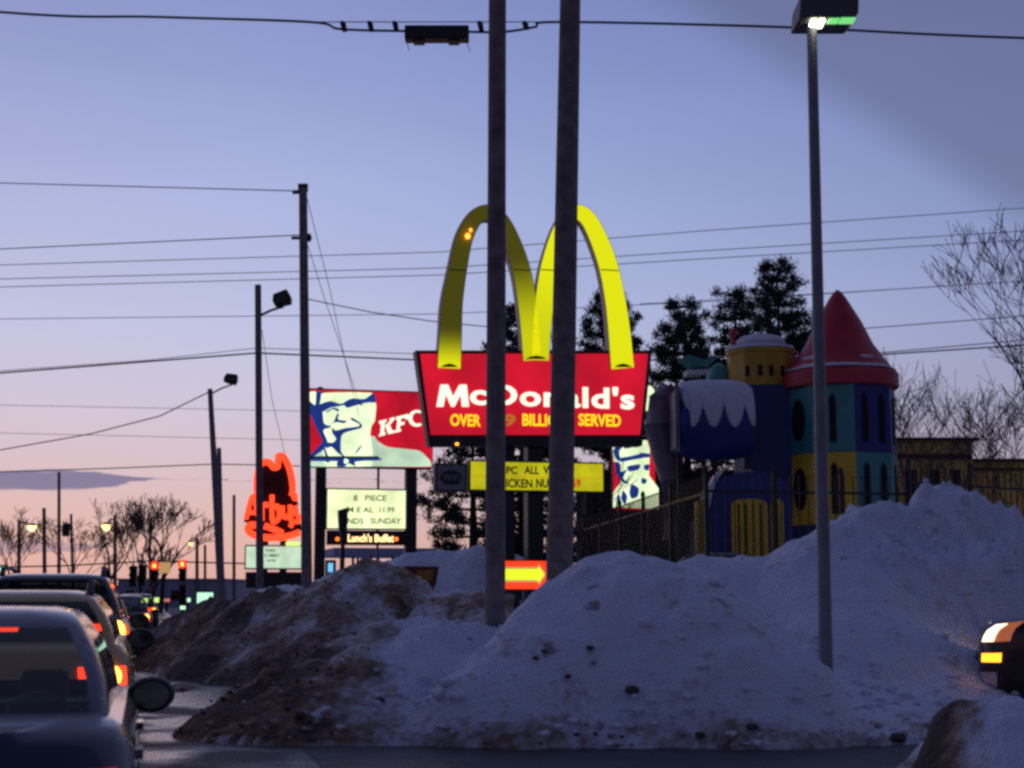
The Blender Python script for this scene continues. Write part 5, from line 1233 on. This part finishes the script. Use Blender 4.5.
        mb.add([(x0_, p_[0]+y, p_[1]+wr) for p_ in ah]+[(x1_, p_[0]+y, p_[1]+wr) for p_ in ah], [tuple(range(13)), tuple(range(25, 12, -1))]+[(i, i+1, 14+i, 13+i) for i in range(12)]); mb.build('wheel_arch', M['trim'], e)
    return e, patch, S
def carpaint(name, col, metal=.5, rough=.32): return mat(name, col, rough, metal, coat=.6)
def lane_pos(right_px, Y, W, z=.9):
    x = (right_px-512)/FPX*Y; c_ = Vector((x, Y, 0)) - rr*(W/2); return (c_.x, c_.y)
CG = 'cars queued in the lane ahead'
e, pt, S_ = car('parked_car', 'dark blue-grey sedan nearest the camera with a wide rear window', 'car', lane_pos(146, 6.05, 1.70), YAW, 4.35, 1.70, 1.04, 1.52, (.62, 1.25), (3.25, 2.55), carpaint('blue_grey_paint', (.05, .056, .095), .15, .35), CG, lit=False)
e['label'] = 'dark blue-grey sedan nearest the camera with a wide rear window'; e.name = 'sedan_car'
e, pt, S_ = car('wagon_car', 'gold-brown estate car with roof rails between sedan and black sport utility car', 'car', lane_pos(137, 11.6, 1.78), YAW, 4.6, 1.78, 1.17, 1.60, (.22, .55), (3.45, 2.75), carpaint('gold_brown_paint', (.50, .31, .09), .1, .38), CG, rails=True, tl=(.75, .87), tlw=(5.6, 8.8), bulb_r=.075)
e, pt, S_ = car('sport_utility_car', 'tall dark sport utility car with roof rails and bright tail light', 'car', lane_pos(138, 17.6, 1.9), YAW, 4.7, 1.9, 1.22, 1.80, (.12, .36), (3.5, 2.9), carpaint('black_paint_car', (.03, .03, .035), .3, .3), CG, rails=True, glassm='darkglass', tl=(.84, .99), tlw=(4.6, 8.8), bulb_r=.125)
far = carpaint('far_car_paint', (.04, .03, .03), .4, .35)
for px, Y, lb_ in ((139, 31, 'dark far car with one small red light beside the sport utility car'), (157, 44, 'far dark car with two red lights low against the bank'), (163, 58, 'farthest dark car with a red light above the other pair')):
    car('far_car', lb_, 'car', lane_pos(px, Y, 1.75), YAW, 4.4, 1.75, .95, 1.45, (.5, 1.0), (3.3, 2.6), far, CG, tl=(.74, .96), tlw=(5.6, 8.0))
# dark windscreened car behind the snow by the gate house
cp = P(812, 560, 30.2)
car('parked_car', 'dark teal car buried to its roof between snow and playhouse', 'car', (cp.x, cp.y), math.radians(68), 4.3, 1.75, 1.45, 2.35, (.5, 1.2), (3.2, 2.5), carpaint('teal_paint', (.03, .07, .08), .4, .35), lit=False, glassm='darkglass')
# pickup at the right edge, facing the road
pk_ang = math.radians(75)
hd = Vector((-math.sin(pk_ang), math.cos(pk_ang), 0)); rt_ = Vector((math.cos(pk_ang), math.sin(pk_ang), 0)); nose = Vector(((972-512)/FPX*20.8, 20.8, 0)); rc_ = nose+rt_*.975-hd*5.2
e, pt, S_ = car('pickup_truck', 'dark pickup truck with lit headlamp emerging at the right edge', 'truck', (rc_.x, rc_.y), pk_ang, 5.2, 1.95, 1.32, 1.92, (1.9, 2.1), (3.7, 3.2), carpaint('maroon_black_paint', (.035, .01, .014), .2, .3), None, square=True, front=True, lit=False, glassm='darkglass', tlw=(5, 7))
for o in list(e.children):
    if o.name.startswith('headlight'): bpy.data.objects.remove(o)
for (k0, k1, b0_, b1_, q0, q1) in ((37.2, 40.3, 37.4, 38.9, 37.4, 39.9), (25.7, 28.8, 27.1, 28.6, 26.1, 28.6)):
    h = pt(k0, k1, .98, 1.31, .02, 'headlight', M['headdim']); pt(b0_, b1_, .99, 1.30, .035, 'bulb', M['head'], h)
    pt(q0, q1, .66, .80, .03, 'turn_signal', M['signal'])
pt(31, 35, .80, 1.10, .02, 'grille', M['chrome'])

# ------------------------------------------------------------------ far woodland so the horizon is not bare
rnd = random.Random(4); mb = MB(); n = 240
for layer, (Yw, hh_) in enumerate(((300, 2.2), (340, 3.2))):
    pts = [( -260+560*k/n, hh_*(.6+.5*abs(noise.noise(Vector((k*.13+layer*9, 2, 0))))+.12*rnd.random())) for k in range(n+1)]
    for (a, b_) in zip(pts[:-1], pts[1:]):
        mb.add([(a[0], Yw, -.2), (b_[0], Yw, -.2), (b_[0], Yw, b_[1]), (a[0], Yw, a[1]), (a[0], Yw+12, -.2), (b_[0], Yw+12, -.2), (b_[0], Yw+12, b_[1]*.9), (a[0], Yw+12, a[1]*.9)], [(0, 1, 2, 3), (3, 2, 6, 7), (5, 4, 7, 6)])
o = mb.build('far_woodland', mat('far_woods', (.26, .26, .36), .9, noise_amt=.2, noise_scale=.3)); o['kind'] = 'stuff'; o['label'] = 'low grey-blue band of far woods on the horizon'; o['category'] = 'woodland'  # pale blue-grey base colour carries the distance haze
